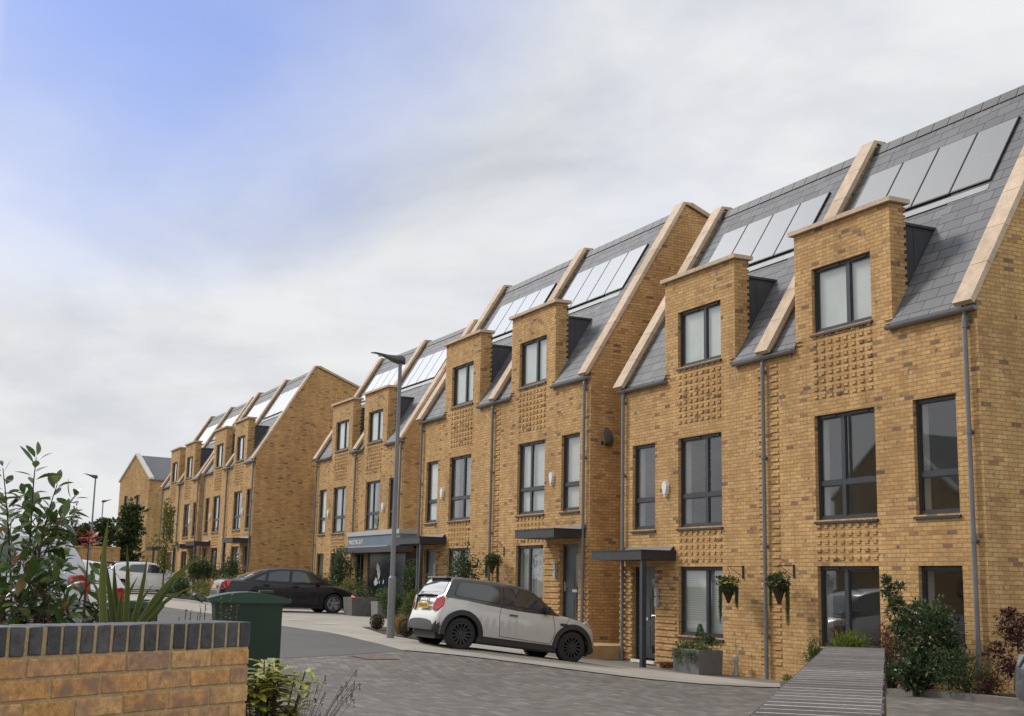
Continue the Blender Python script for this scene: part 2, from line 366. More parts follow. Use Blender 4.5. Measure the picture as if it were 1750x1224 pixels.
M['paint'] = mat('white_road_paint', rough=.7, fn=soft((.55, .54, .5), (.72, .71, .68), 12))
M['gravel'] = mat('loose_gravel', rough=1, fn=speck((.09, .08, .065), (.20, .18, .15), (.34, .31, .27), 70, 1, .9))
def paver_fn(nt, b):
    tc = objc(nt); mp = nt.nodes.new('ShaderNodeMapping'); mp.inputs['Rotation'].default_value = (0, 0, R(12)); nt.links.new(tc, mp.inputs[0])
    br = node(nt, 'ShaderNodeTexBrick', Scale=1.0); br.inputs['Brick Width'].default_value = .21; br.inputs['Row Height'].default_value = .14
    br.inputs['Mortar Size'].default_value = .004; br.inputs['Mortar Smooth'].default_value = .4; br.inputs['Color1'].default_value = (0, 0, 0, 1); br.inputs['Color2'].default_value = (1, 1, 1, 1)
    nt.links.new(mp.outputs[0], br.inputs['Vector'])
    c = ramp(nt, br.outputs['Color'], [(0, (.085, .077, .068)), (.35, (.112, .102, .090)), (.6, (.128, .110, .092)), (.85, (.145, .132, .117)), (1, (.175, .16, .142))])
    n2 = noise_t(nt, tc, .45, 4); c = mixc(nt, .9, c, ramp(nt, n2, [(.3, (.82, .81, .80)), (.7, (1.15, 1.14, 1.13))]), 'MULTIPLY')
    n1 = noise_t(nt, tc, 30, 5); c = mixc(nt, .6, c, ramp(nt, n1, [(.3, (.8, .8, .8)), (.7, (1.15, 1.15, 1.15))]), 'MULTIPLY')
    c = mixc(nt, br.outputs['Fac'], c, (.055, .05, .046)); nt.links.new(c, b.inputs['Base Color'])
    bump(nt, b, math_n(nt, 'SUBTRACT', n1, br.outputs['Fac']), .35, .006)
M['paver'] = mat('block_paving', rough=.8, fn=paver_fn)
def build_ground():
    xs = [-3000, -900, -350, -180] + [float(x) for x in range(-130, 41)] + [60, 140, 500, 3000]
    ys = [-3000, -900, -300, -100] + [float(y) for y in range(-40, 51)] + [70, 140, 500, 3000]
    mb = MB(); ids = [[mb.P((x, y, tz(x, y)-.05)) for y in ys] for x in xs]
    for i in range(len(xs)-1):
        for j in range(len(ys)-1): mb.F([ids[i][j], ids[i+1][j], ids[i+1][j+1], ids[i][j+1]])
    tag(mb.build('ground', M['lawn'], smooth=True), kind='structure')
    edge = [(-22.75, 8.9), (-22.0, 9.9), (-21.3, 10.77), (-20.55, 11.57), (-19.76, 12.32), (-19.14, 13.13), (-18.84, 14.17), (-19.0, 14.9), (-18.2, 15.25), (-15.3, 14.88), (-10, 14.6), (12, 14)]
    sheet('paving', [(-21.6, -8), (-21.7, 3), (-21.87, 6.2), (-22.2, 7.7), (-22.75, 8.9)] + edge[1:] + [(12, -8)], M['paver'], 0)
    sheet('road', [(-130, 3.0), (-130, 8.9), (-60, 8.8), (-44, 8.75), (-30.8, 8.72), (-27.6, 9.0), (-24.9, 8.84), (-22.75, 8.9), (-22.2, 7.7), (-21.87, 6.2), (-21.7, 3), (-21.6, -8), (-24, -8), (-24.5, 3)], M['asphalt'], .004)
    bay = [(-22.75, 8.9), (-24.9, 8.84), (-27.6, 9.0), (-30.8, 8.72), (-44, 8.75), (-60, 8.8), (-62.5, 8.85), (-62.2, 11.2), (-57.3, 11.4), (-54.5, 11.7), (-50, 11.6), (-47.3, 11.2), (-46.2, 12.2), (-45.8, 15.6), (-35, 15.6), (-30.5, 15.4), (-26.9, 15.6), (-24.9, 15.7), (-22.9, 15.75), (-20.6, 15.75), (-19.2, 15.5), (-18.84, 14.17), (-19.14, 13.13), (-19.76, 12.32), (-20.55, 11.57), (-21.3, 10.77), (-22.0, 9.9)]
    sheet('parking_bays', bay, M['pale_tar'], .008)
    sheet('forecourt', [(-130, 8.9), (-62.5, 8.85), (-62.2, 11.2), (-62, 16.6), (-130, 16.6)], M['pale_tar'], .006, 1.2)
    sheet('car_park', [(-130, 3.0), (-24.5, 3.0), (-24, -8), (-130, -8)], M['asphalt'], .002, 1.5)
    sheet('kerb_strip', strip_poly(edge[0:8], .75), M['flag'], .016, .3)
    sheet('kerb', strip_poly([(-19.3, 14.95), (-19.0, 15.0), (-18.2, 15.25), (-15.3, 14.88), (-10, 14.6), (8, 14)], .14), M['kerb_dark'], .10, .4, thick=.16)
    sheet('bed_kerb', strip_poly([(-46.0, 15.5), (-46.3, 12.2), (-47.4, 11.15), (-50, 11.5), (-54.5, 11.65), (-57.3, 11.35), (-62, 11.15)], .16), M['flag'], .09, .4, thick=.15)
    sheet('planting_bed', [(-46.3, 12.4), (-47.5, 11.3), (-50, 11.65), (-54.5, 11.8), (-57.3, 11.5), (-62, 11.3), (-62, 16.6), (-46, 16.6)], M['soil'], .05, .8)
    sheet('planting_bed', [(-18.3, 15.4), (-15.3, 15.02), (-10, 14.74), (-2, 14.5), (-2, 16.4), (-21, 16.4), (-19.6, 15.9)], M['soil'], .06, .6)
    sheet('planting_bed', [(-28.4, 10.6), (-31.6, 11.2), (-32.0, 12.0), (-29, 12.4), (-26.2, 11.4), (-25.9, 10.5)], M['soil'], .016, .5)
    sheet('planting_bed', [(-45.5, 15.3), (-30.5, 15.0), (-30.5, 17), (-46, 19), (-46, 16)], M['soil'], .03, .8)
    sheet('gravel_apron', [(-25.0, 14.0), (-26.8, 13.6), (-28.5, 14.6), (-28.4, 16.6), (-20.0, 16.6), (-20.3, 15.4), (-22.2, 15.0)], M['gravel'], .012, .4)
    for a, b_ in (((-34.02, 9.96), (-34.15, 10.68)), ((-32.35, 10.2), (-32.25, 10.88)), ((-37.6, 10.3), (-37.4, 10.95))):
        sheet('road_marking', strip_poly([a, b_], .13), M['paint'], .030, .3)
build_ground()
# ------------------------------------------------------------------ houses
A1, AW, B1, B2, WP = 1.558, 1.707, 4.244, 5.263, 5.606
GT, T1, DB, DT, GB = -.875, 2.029, 3.678, 4.990, -2.383
XE, ZE, SL, YR, ZR, BS, DEPTH = 5.82, 3.50, 1.66, 2.95, 8.40, -.40, 9.0     # eaves, roof pitch, ridge, back slope
BASE = 3.13
BLOCKS = [(-21.185, 16.143, 1.3085, -.002, 0.0), (-34.439, 16.158, 1.9076, -.004, .0969), (-52.062, 17.921, 2.0, .0085, -.2941), (-69.770, 16.613, 2.4571, -.0016, .003), (-82.504, 16.630, 2.3583, -.0009, -.1259)]
def wall_sheet(mb, x0, x1, z0, z1, holes, y=0.0, reveal=.13):
    xs = sorted({x0, x1} | {h[k] for h in holes for k in (0, 1)}); zs = sorted({z0, z1} | {h[k] for h in holes for k in (2, 3)})
    xs = [x for x in xs if x0 <= x <= x1]; zs = [z for z in zs if z0 <= z <= z1]
    for i in range(len(xs)-1):
        for j in range(len(zs)-1):
            cx, cz = (xs[i]+xs[i+1])/2, (zs[j]+zs[j+1])/2
            if any(h[0] < cx < h[1] and h[2] < cz < h[3] for h in holes): continue
            mb.poly([(xs[i], y, zs[j]), (xs[i+1], y, zs[j]), (xs[i+1], y, zs[j+1]), (xs[i], y, zs[j+1])])
    for a, b, c, d in holes:
        r = y+reveal
        mb.poly([(a, y, c), (a, y, d), (a, r, d), (a, r, c)]); mb.poly([(b, y, c), (b, r, c), (b, r, d), (b, y, d)])
        mb.poly([(a, y, d), (b, y, d), (b, r, d), (a, r, d)]); mb.poly([(a, y, c), (a, r, c), (b, r, c), (b, y, c)])
def roof_z(y): return ZE + SL*y if y <= YR else ZR + BS*(y-YR)
def window(root, m, dz, x0, x1, z0, z1, mull=None, trans=None, vents=False, fill=None, sill=True, part='window'):
    """anthracite frame with lights; mull = fraction from the -x side of the picture (mirrored houses keep the same handing)"""
    t = .065; ya, yb = .075, .135; mb = MB(m, dz)
    mb.box(x0, x0+t, ya, yb, z0, z1); mb.box(x1-t, x1, ya, yb, z0, z1); mb.box(x0+t, x1-t, ya, yb, z1-t, z1); mb.box(x0+t, x1-t, ya, yb, z0, z0+t)
    cols = [(x0+t, x1-t)]
    if mull is not None:
        f = mull if m > 0 else 1-mull; xm = x0+(x1-x0)*f
        mb.box(xm-.05, xm+.05, ya+.004, yb-.004, z0+t, z1-t); cols = [(x0+t, xm-.05), (xm+.05, x1-t)]
    rows = [(z0+t, z1-t)]
    if trans is not None:
        zt = z0+(z1-z0)*trans
        for a, b in cols: mb.box(a, b, ya+.002, yb-.002, zt-.045, zt+.045)
        rows = [(z0+t, zt-.045), (zt+.045, z1-t)]
    for (a, b) in cols:              # inner sash line round every light
        for (c, d) in rows:
            s = .022
            mb.box(a, a+s, ya+.018, yb-.01, c, d); mb.box(b-s, b, ya+.018, yb-.01, c, d); mb.box(a+s, b-s, ya+.018, yb-.01, c, c+s); mb.box(a+s, b-s, ya+.018, yb-.01, d-s, d)
    if vents:
        for (a, b) in cols:
            w = (b-a); mb.box(a+w*.2, b-w*.2, ya-.022, ya, z1-.058, z1-.026)
    f = mb.build(part, M['frame'], root)
    g = MB(m, dz); g.poly([(x0+t, .112, z0+t), (x1-t, .112, z0+t), (x1-t, .112, z1-t), (x0+t, .112, z1-t)]); g.build('pane', M['glass'], f)
    if sill:
        s_ = MB(m, dz); s_.hexa([(x0-.03, -.045, z0-.075), (x1+.03, -.045, z0-.075), (x1+.03, .075, z0-.075), (x0-.03, .075, z0-.075)], [(x0-.03, -.045, z0-.035), (x1+.03, -.045, z0-.035), (x1+.03, .075, z0-.012), (x0-.03, .075, z0-.012)]); s_.build('sill', M['frame'], f)
    if fill == 'blind':
        b_ = MB(m, dz); b_.poly([(x0+.02, .19, z0+.03), (x1-.02, .19, z0+.03), (x1-.02, .19, z1), (x0+.02, .19, z1)]); b_.build('blind', M['blind'], f)
    elif fill == 'roller':
        b_ = MB(m, dz); b_.poly([(x0+.02, .155, z0+.05), (x1-.02, .155, z0+.05), (x1-.02, .155, z1), (x0+.02, .155, z1)]); b_.build('blind', M['curtain'], f)
    elif fill in ('curtain', 'halfcurtain'):
        b_ = MB(m, dz); n = 40; a = x0+.02; b = x1-.02 if fill == 'curtain' else x0+(x1-x0)*.45; pts = [(a+(b-a)*k/n, .24+.03*math.sin(k*1.9)+.012*math.sin(k*4.3)) for k in range(n+1)]
        for k in range(n): b_.poly([(*pts[k], z0+.02), (*pts[k+1], z0+.02), (*pts[k+1], z1), (*pts[k], z1)])
        b_.build('curtain', M['curtain'], f, smooth=True)
    return f
def house(bi, m, label, o):
    X, Y, Z, rot, sh = BLOCKS[bi]; dz = BASE
    root = empty('terraced_house', (X, Y, Z-BASE), rot)
    tag(root, label, 'house', 'yellow brick terraced houses in the row')
    a0, a1, b0, b1, wp, xe = A1+sh, A1+AW+sh, B1+sh, B2+sh, WP+sh, XE+sh
    z0 = -3.75
    gf_open = None if o.get('shop') else (a0, a1, GB, GT)
    dr_open = None if o.get('shop') else (b0, b1, -3.02 if not o.get('side_window') else GB-.30, GT)
    holes = [(a0, a1, 0, T1), (b0, b1, 0, T1)] + [h for h in (gf_open, dr_open) if h]
    w = MB(m, dz)
    wall_sheet(w, 0, xe, z0, ZE, holes)
    d0, d1, dtop = 1.03+sh, 3.81+sh, 5.80
    wall_sheet(w, d0, d1, ZE, dtop, [(a0, a1, DB, DT)])
    rng = random.Random(bi*7+m)
    # toothed returns of the dormer
    zz = ZE; k = 0
    while zz < dtop-.001:
        h = min(.075, dtop-zz); ye = min(.34, (zz-ZE)/SL+.03) + (.05 if k % 2 else 0)
        for x in (d0, d1): w.poly([(x, 0, zz), (x, ye, zz), (x, ye, zz+h), (x, 0, zz+h)])
        for x, s in ((d0, 1), (d1, -1)):
            w.poly([(x, ye, zz), (x+s*.2, ye, zz), (x+s*.2, ye, zz+h), (x, ye, zz+h)]); w.poly([(x, ye, zz+h), (x, ye-.06, zz+h), (x+s*.2, ye-.06, zz+h), (x+s*.2, ye, zz+h)]); w.poly([(x, ye, zz), (x, ye-.06, zz), (x+s*.2, ye-.06, zz), (x+s*.2, ye, zz)])
        zz += h; k += 1
    # projecting headers in the panels between the windows, and the stepped stretchers beside the middle pipe
    def header(xc, zc, wd=.1025): w.box(xc-wd/2, xc+wd/2, -.022, .0, zc-.0325, zc+.0325)
    for zr in [ZE+.10-.15*q for q in range(9)]:
        for c in range(8): header(a0+.075+c*.222, zr)
    if not o.get('shop'):
        for zr in [-.125-.15*q for q in range(5)]:
            for c in range(8): header(a0+.075+c*.222, zr)
    for q in range(44):
        zc = 3.22-.15*q
        if zc < -2.9: break
        if m > 0: w.box(.19, .42, -.022, 0, zc-.0325, zc+.0325)
        else: w.box(.08, .24, -.022, 0, zc-.0325, zc+.0325)
    if not o.get('side_window') and not o.get('shop'):
        for q in range(16):        # banded courses round the front door
            zc = -3.0+.15*q
            if zc > GT-.02: break
            w.box(a1+.09, b0-.03, -.026, 0, zc-.0325, zc+.0325); w.box(b1+.03, xe-.006, -.026, 0, zc-.0325, zc+.0325)
    # gable end with its raised verge, kneeler under the coping, party upstand
    yk = .22
    gp = [(0, z0), (0, ZE+.16), (YR-.02, ZR+.10), (DEPTH, ZR+BS*(DEPTH-YR)+.14), (DEPTH, z0)]
    w.poly([(xe, y, z) for y, z in gp])
    w.prism([(0, ZE-.02), (0, ZE+.17), (YR, ZR+.12), (YR, ZR-.3), (.12, ZE-.1)], xe-.30, xe-.001)
    w.prism([(YR, ZR-.3), (YR, ZR+.12), (DEPTH, ZR+BS*(DEPTH-YR)+.14), (DEPTH, ZR+BS*(DEPTH-YR)-.2)], xe-.30, xe-.001)
    w.box(xe-.30, xe-.001, -.012, .10, ZE-.075, ZE+.19)
    if m > 0:
        w.prism([(0, ZE-.02), (0, ZE+.17), (YR, ZR+.12), (YR+.001, ZR+.12), (DEPTH, ZR+BS*(DEPTH-YR)+.14), (DEPTH, ZR+BS*(DEPTH-YR)-.2), (YR, ZR-.3), (.12, ZE-.1)], .0, .29)
        w.box(.0, .29, -.012, .10, ZE-.075, ZE+.19)
    w.poly([(0, DEPTH, z0), (xe, DEPTH, z0), (xe, DEPTH, ZR+BS*(DEPTH-YR)), (0, DEPTH, ZR+BS*(DEPTH-YR))])
    wall = w.build('wall', M['brick'], root)
    # roof
    r = MB(m, dz); t = .06
    for xa, xb, ys in ((0, d0+.02, -.045), (d0+.02, d1-.02, .30), (d1-.02, xe-.3, -.045)):
        za = ZE+SL*max(ys, 0) if ys > 0 else ZE
        r.hexa([(xa, ys, za-.06), (xb, ys, za-.06), (xb, YR, ZR-.05), (xa, YR, ZR-.05)], [(xa, ys, za), (xb, ys, za), (xb, YR, ZR), (xa, YR, ZR)])
    zb = ZR+BS*(DEPTH+.2-YR)
    r.hexa([(0, YR, ZR-.06), (xe-.3, YR, ZR-.06), (xe-.3, DEPTH+.2, zb-.06), (0, DEPTH+.2, zb-.06)], [(0, YR, ZR), (xe-.3, YR, ZR), (xe-.3, DEPTH+.2, zb), (0, DEPTH+.2, zb)])
    roof = r.build('roof', M['slate'], root)
    rt = MB(m, dz); x = .3
    while x < xe-.31:
        e = min(x+.44, xe-.305); rt.prism([(YR-.13, ZR-.17), (YR-.02, ZR+.045), (YR+.05, ZR+.045), (YR+.16, ZR-.02), (YR, ZR-.02)], x, e-.008); x += .45
    rt.build('ridge_tile', M['lead'], roof)
    # coping stones up both slopes
    c = MB(m, dz); yb_, zb_ = -.13, ZE+.16-.13*SL*.6
    def coping(x0, x1):
        n = 7; y0 = -.13; y1 = YR-.02; za = ZE+.19-.13*SL; zt = ZR+.14; th = .10; nrm = Vector((0, -SL, 1)).normalized()
        for k in range(n):
            p = [y0+(y1-y0)*(k/n), y0+(y1-y0)*((k+1)/n)]; z = [za+(zt-za)*(k/n), za+(zt-za)*((k+1)/n)]
            g = .009 if k < n-1 else 0; dy, dz_ = (p[1]-p[0]), (z[1]-z[0]); L = math.hypot(dy, dz_); p[1] -= g*dy/L; z[1] -= g*dz_/L
            o2 = (nrm.y*th, nrm.z*th)
            c.hexa([(x0, p[0], z[0]), (x1, p[0], z[0]), (x1, p[1], z[1]), (x0, p[1], z[1])], [(x0, p[0]+o2[0], z[0]+o2[1]), (x1, p[0]+o2[0], z[0]+o2[1]), (x1, p[1]+o2[0], z[1]+o2[1]), (x0, p[1]+o2[0], z[1]+o2[1])])
        # back slope, with a mitred peak block
        c.hexa([(x0, y1, zt), (x1, y1, zt), (x1, YR+.16, zt-.04), (x0, YR+.16, zt-.04)], [(x0, y1-.086, zt+.052), (x1, y1-.086, zt+.052), (x1, YR+.2, zt+.065), (x0, YR+.2, zt+.065)])
        zq = ZR+BS*(DEPTH+.15-YR)+.14
        c.hexa([(x0, YR+.165, zt-.045), (x1, YR+.165, zt-.045), (x1, DEPTH+.15, zq), (x0, DEPTH+.15, zq)], [(x0, YR+.205, zt+.06), (x1, YR+.205, zt+.06), (x1, DEPTH+.15, zq+.1), (x0, DEPTH+.15, zq+.1)])
    coping(xe-.345, xe+.075); c.build('coping', M['coping'], root)
    if m > 0: c = MB(m, dz); coping(-.075, .345); c.build('coping', M['coping'], root)
    # dormer: lead cheeks and flat roof behind the brick front, stone cap
    dm = MB(m, dz); zc = 5.42; yc = (zc-ZE)/SL
    for x, s in ((d0+.045, 1), (d1-.045, -1)):
        dm.poly([(x, .02, ZE), (x, .2, ZE+.2*SL), (x, yc, zc), (x, .2, zc)]); dm.poly([(x, .02, ZE), (x, .2, zc), (x, .02, zc)])
        for ys in (.62,): dm.box(x-.012, x+.012, ys-.012, ys+.012, ZE+ys*SL-.05, zc)
    dm.box(d0+.005, d1-.005, .2, yc+.08, zc, zc+.05)
    dm.poly([(d0, .33, zc), (d1, .33, zc), (d1, .33, dtop), (d0, .33, dtop)])
    do = dm.build('dormer', M['lead'], root)
    cp = MB(m, dz); xm = (d0+d1)/2
    for x0, x1 in ((d0-.10, xm-.006), (xm+.006, d1+.10)): cp.box(x0, x1, -.085, .43, dtop, dtop+.085)
    cp.build('dormer_coping', M['coping'], do)
    # windows
    window(root, m, dz, a0, a1, DB, DT, mull=.58, vents=True, fill=o.get('dorm', 'roller'))  # most dormer roller blinds are added, lightening the panes like reflected sky
    window(root, m, dz, a0, a1, 0, T1, mull=.43 if m > 0 else .60, trans=.345, vents=True, fill=o.get('big'))
    window(root, m, dz, b0, b1, 0, T1, trans=.345, fill=o.get('tall'))
    if gf_open: window(root, m, dz, *gf_open, mull=.43 if m > 0 else .60, fill=o.get('gf'), vents=m > 0)
    if dr_open and o.get('side_window'): window(root, m, dz, *dr_open)
    # interior: plaster jambs, floors, back partition
    it = MB(m, dz)
    for (p, q, e, f) in holes + [(a0, a1, DB, DT)]:
        y0, y1 = .14, .36
        it.poly([(p, y0, e), (p, y0, f), (p, y1, f), (p, y1, e)]); it.poly([(q, y0, e), (q, y1, e), (q, y1, f), (q, y0, f)]); it.poly([(p, y0, f), (q, y0, f), (q, y1, f), (p, y1, f)]); it.poly([(p, y0, e), (p, y1, e), (q, y1, e), (q, y0, e)])
    for zf in (-.5, 2.75): it.box(.05, xe-.05, .365, DEPTH-.1, zf, zf+.2)
    it.box(.05, xe-.05, .3, DEPTH-.1, -3.2, -3.05); it.poly([(.05, 4.2, -3.0), (xe-.05, 4.2, -3.0), (xe-.05, 4.2, 5.2), (.05, 4.2, 5.2)])
    it.poly([(.04, .3, -3), (.04, 5, -3), (.04, 5, 3.4), (.04, .3, 3.4)])
    it.build('interior', M['plaster'], root)
    # rainwater goods
    def gut(x0, x1):
        gm = MB(m, dz); n = 9; prof = [(-.065-.068*math.cos(math.pi*k/(n-1)), ZE-.055-.075*math.sin(math.pi*k/(n-1))) for k in range(n)]
        prof2 = [(y+(.008 if y < -.065 else -.008), z+.002) for y, z in reversed(prof)]
        gm.prism(prof+prof2, x0, x1)
        for xx in (x0, x1): gm.prism(prof, xx-.006, xx+.006)
        for xx in np.arange(x0+.25, x1-.1, .9): gm.prism([(y*1.06+.004, z-.006) for y, z in prof]+prof2, xx-.03, xx+.03)
        return gm.build('gutter', M['grey_pvc'], root)
    gut(3.72+sh, xe+.03); gut(.004, 1.02+sh)
    def pipe(x):
        pm = MB(m, dz); pm.tube([(x, -.065, ZE-.11), (x, -.075, ZE-.22), (x, -.075, -3.5)], .041, 10)
        for zc2 in (3.1, 1.3, -.5, -2.3): pm.tube([(x, -.075, zc2), (x, -.075, zc2+.09)], .050, 10); pm.box(x-.06, x+.06, -.04, 0, zc2+.02, zc2+.05)
        return pm.build('downpipe', M['grey_pvc'], root, smooth=False)
    pipe(wp)
    if m > 0: pipe(.02)
    # solar panels on the front slope
    nrm = Vector((0, -SL, 1)).normalized(); along = Vector((0, 1, SL)).normalized()
    for k in range(4):
        x0 = .68+sh*.6+k*1.03; x1 = x0+1.0
        p0 = Vector((0, 1.62, ZE+SL*1.62)); p1 = Vector((0, 2.46, ZE+SL*2.46)); sm = MB(m, dz)
        q = lambda x, p, h: (x, (p+nrm*h).y, (p+nrm*h).z)
        sm.hexa([q(x0, p0, .01), q(x1, p0, .01), q(x1, p1, .01), q(x0, p1, .01)], [q(x0, p0, .06), q(x1, p0, .06), q(x1, p1, .06), q(x0, p1, .06)], 1)
        i0 = p0+along*.03; i1 = p1-along*.03
        sm.poly([q(x0+.018, i0, .063), q(x1-.018, i0, .063), q(x1-.018, i1, .063), q(x0+.018, i1, .063)], 0)
        sm.build('solar_panel', [M['solar'], M['black']], root)
    fl = MB(m, dz); p0 = Vector((0, 1.50, ZE+SL*1.5)); p1 = Vector((0, 1.58, ZE+SL*1.58))
    fl.hexa([(.66, (p0+nrm*.012).y, (p0+nrm*.012).z), (4.78, (p0+nrm*.012).y, (p0+nrm*.012).z), (4.78, (p1+nrm*.012).y, (p1+nrm*.012).z), (.66, (p1+nrm*.012).y, (p1+nrm*.012).z)], [(.66, (p0+nrm*.03).y, (p0+nrm*.03).z), (4.78, (p0+nrm*.03).y, (p0+nrm*.03).z), (4.78, (p1+nrm*.03).y, (p1+nrm*.03).z), (.66, (p1+nrm*.03).y, (p1+nrm*.03).z)])
    fl.build('flashing', M['flash'], roof)
    # canopy and front door
    if not o.get('side_window') and not o.get('shop'):
        cm = MB(m, dz); x0, x1, yd = 3.37+sh, 5.62+sh, -.92
        cm.box(x0, x1, yd, -.001, -.74, -.54); cm.box(x0-.015, x1+.015, yd-.015, -.001, -.54, -.515)
        cm.hexa([(x0+.06, -.12, -.515), (x1, -.12, -.515), (x1, -.002, -.515), (x0+.06, -.002, -.515)], [(x0+.06, -.03, -.42), (x1, -.03, -.42), (x1, -.002, -.42), (x0+.06, -.002, -.42)])
        ca = cm.build('canopy', M['canopy'], root)
        if o.get('post', True):
            pm = MB(m, dz); pm.box(x0+.035, x0+.145, yd+.05, yd+.16, -3.4, -.742); pm.build('post', M['door'], ca)
        dmb = MB(m, dz); dx0, dx1, zt, zb0 = b0, b1, GT, -3.02
        dmb.box(dx0, dx0+.07, .10, .17, zb0, zt); dmb.box(dx1-.07, dx1, .10, .17, zb0, zt); dmb.box(dx0+.07, dx1-.07, .10, .17, zt-.07, zt)
        dmb.box(dx0+.075, dx1-.075, .125, .165, zb0+.04, zt-.075)
        gx = dx0+.15 if m < 0 else dx1-.33
        for zz in (-2.75, -2.1): dmb.box(dx0+.40 if m < 0 else dx0+.15, dx1-.15 if m < 0 else dx1-.42, .117, .125, zz, zz+.5)
        dd = dmb.build('front_door', M['door'], root)
        g = MB(m, dz); g.poly([(gx, .121, -2.85), (gx+.18, .121, -2.85), (gx+.18, .121, -1.15), (gx, .121, -1.15)]); g.build('door_glass', M['dark_glass'], dd)
        h = MB(m, dz); hx = dx0+.11; h.box(hx, hx+.03, .085, .125, -2.1, -1.86); h.tube([(hx+.015, .09, -2.0), (hx+.13, .07, -2.0)], .011, 6); h.build('handle', M['steel'], dd)
        l = MB(m, dz); l.box((dx0+dx1)/2-.02, (dx0+dx1)/2+.24, .112, .126, -2.12, -2.05); l.build('letter_plate', M['steel'], dd)
        th = MB(m, dz); th.box(dx0, dx1, -.04, .16, zb0-.07, zb0); th.build('threshold', M['white'], dd)
        wl = MB(m, dz); xl = b0-.16; wl.box(xl-.05, xl+.05, -.10, -.028, -1.78, -1.58); wl.box(xl-.05, xl+.05, -.10, -.028, -1.54, -1.36); wl.box(xl-.035, xl+.035, -.08, -.028, -1.58, -1.54); wl.build('wall_light', M['lamp_grey'], root)
    if o.get('alarm', True):
        am = MB(m, dz); xc = (a1+b0)/2; zc3 = .93
        hexp = [(-.075, -.10), (-.05, -.17), (.05, -.17), (.075, -.10), (.115, .05), (.07, .15), (-.07, .15), (-.115, .05)]
        hexp = [(.0+x, z) for x, z in hexp]
        A = [(xc+x, 0, zc3+z) for x, z in hexp]; B = [(xc+x*.86, -.075, zc3+z*.9) for x, z in hexp]
        ia = [am.P(p) for p in A]; ib = [am.P(p) for p in B]; am.F(list(reversed(ib)))
        for k in range(8): am.F([ia[k], ia[(k+1) % 8], ib[(k+1) % 8], ib[k]])
        am.box(xc-.03, xc+.03, -.07, -.005, zc3-.21, zc3-.17)
        am.build('alarm_box', M['white'], root)
    if o.get('side_door'):
        # dark window in the gable end, beside the front garden
        sd_ = MB(m, dz); x = xe+.003
        sd_.box(x, x+.02, 1.5, 1.57, -3.0, GT+.02); sd_.box(x, x+.02, 2.5, 2.57, -3.0, GT+.02); sd_.box(x, x+.02, 1.57, 2.5, GT-.05, GT+.02); sd_.box(x, x+.012, 1.57, 2.5, -3.0, GT-.05)
        sd_.build('side_door', M['door'], root)
    return root
M['flash'] = mat('grey_lead_flashing', rough=.5, fn=soft((.22, .225, .235), (.30, .305, .315), 3))
M['dark_glass'] = mat('dark_door_glass', (.008, .009, .010), .05, 0, .8)
M['lamp_grey'] = mat('silver_lamp_body', rough=.4, fn=soft((.30, .30, .31), (.42, .42, .43), 4))
HOUSES = [
 (0, 1, 'nearest house, at the right edge, with dark uncurtained windows and a shrub bed', dict(side_window=True, alarm=False, side_door=True, dorm='roller')),
 (0, -1, 'second nearest house, with white blinds downstairs and a charcoal canopy on one post', dict(gf='blind')),
 (1, 1, 'house behind the silver hatchback with pale blinds in its tall upper windows', dict(big='blind', tall='blind', gf='curtain', post=False, dorm='roller')),
 (1, -1, 'house left of the hatchback house, its ground floor behind a shrub and hanging basket', dict(tall='roller', big='halfcurtain', dorm='roller', post=True)),
 (2, 1, 'house whose ground floor is hidden by the blue sales office, behind the tall lamp post', dict(shop=True, big='halfcurtain', dorm='roller')),
 (2, -1, 'house left of the sales office, above the bonnet of the black saloon', dict(side_window=True, big='curtain', tall='roller', dorm='roller')),
 (3, 1, 'house with the broad windowless brick gable, behind the black saloon', dict(dorm='roller')),
 (3, -1, 'house next left of the broad brick gable, with a basket of flowers by its canopy', dict(dorm='roller')),
 (4, 1, 'second house from the far end of the row, beside the slender young tree', dict(dorm='roller')),
 (4, -1, 'farthest house of the row, partly hidden by the slender young tree', dict(dorm='roller', alarm=False)),
]
for bi, m, lab, o in HOUSES: house(bi, m, lab, o)
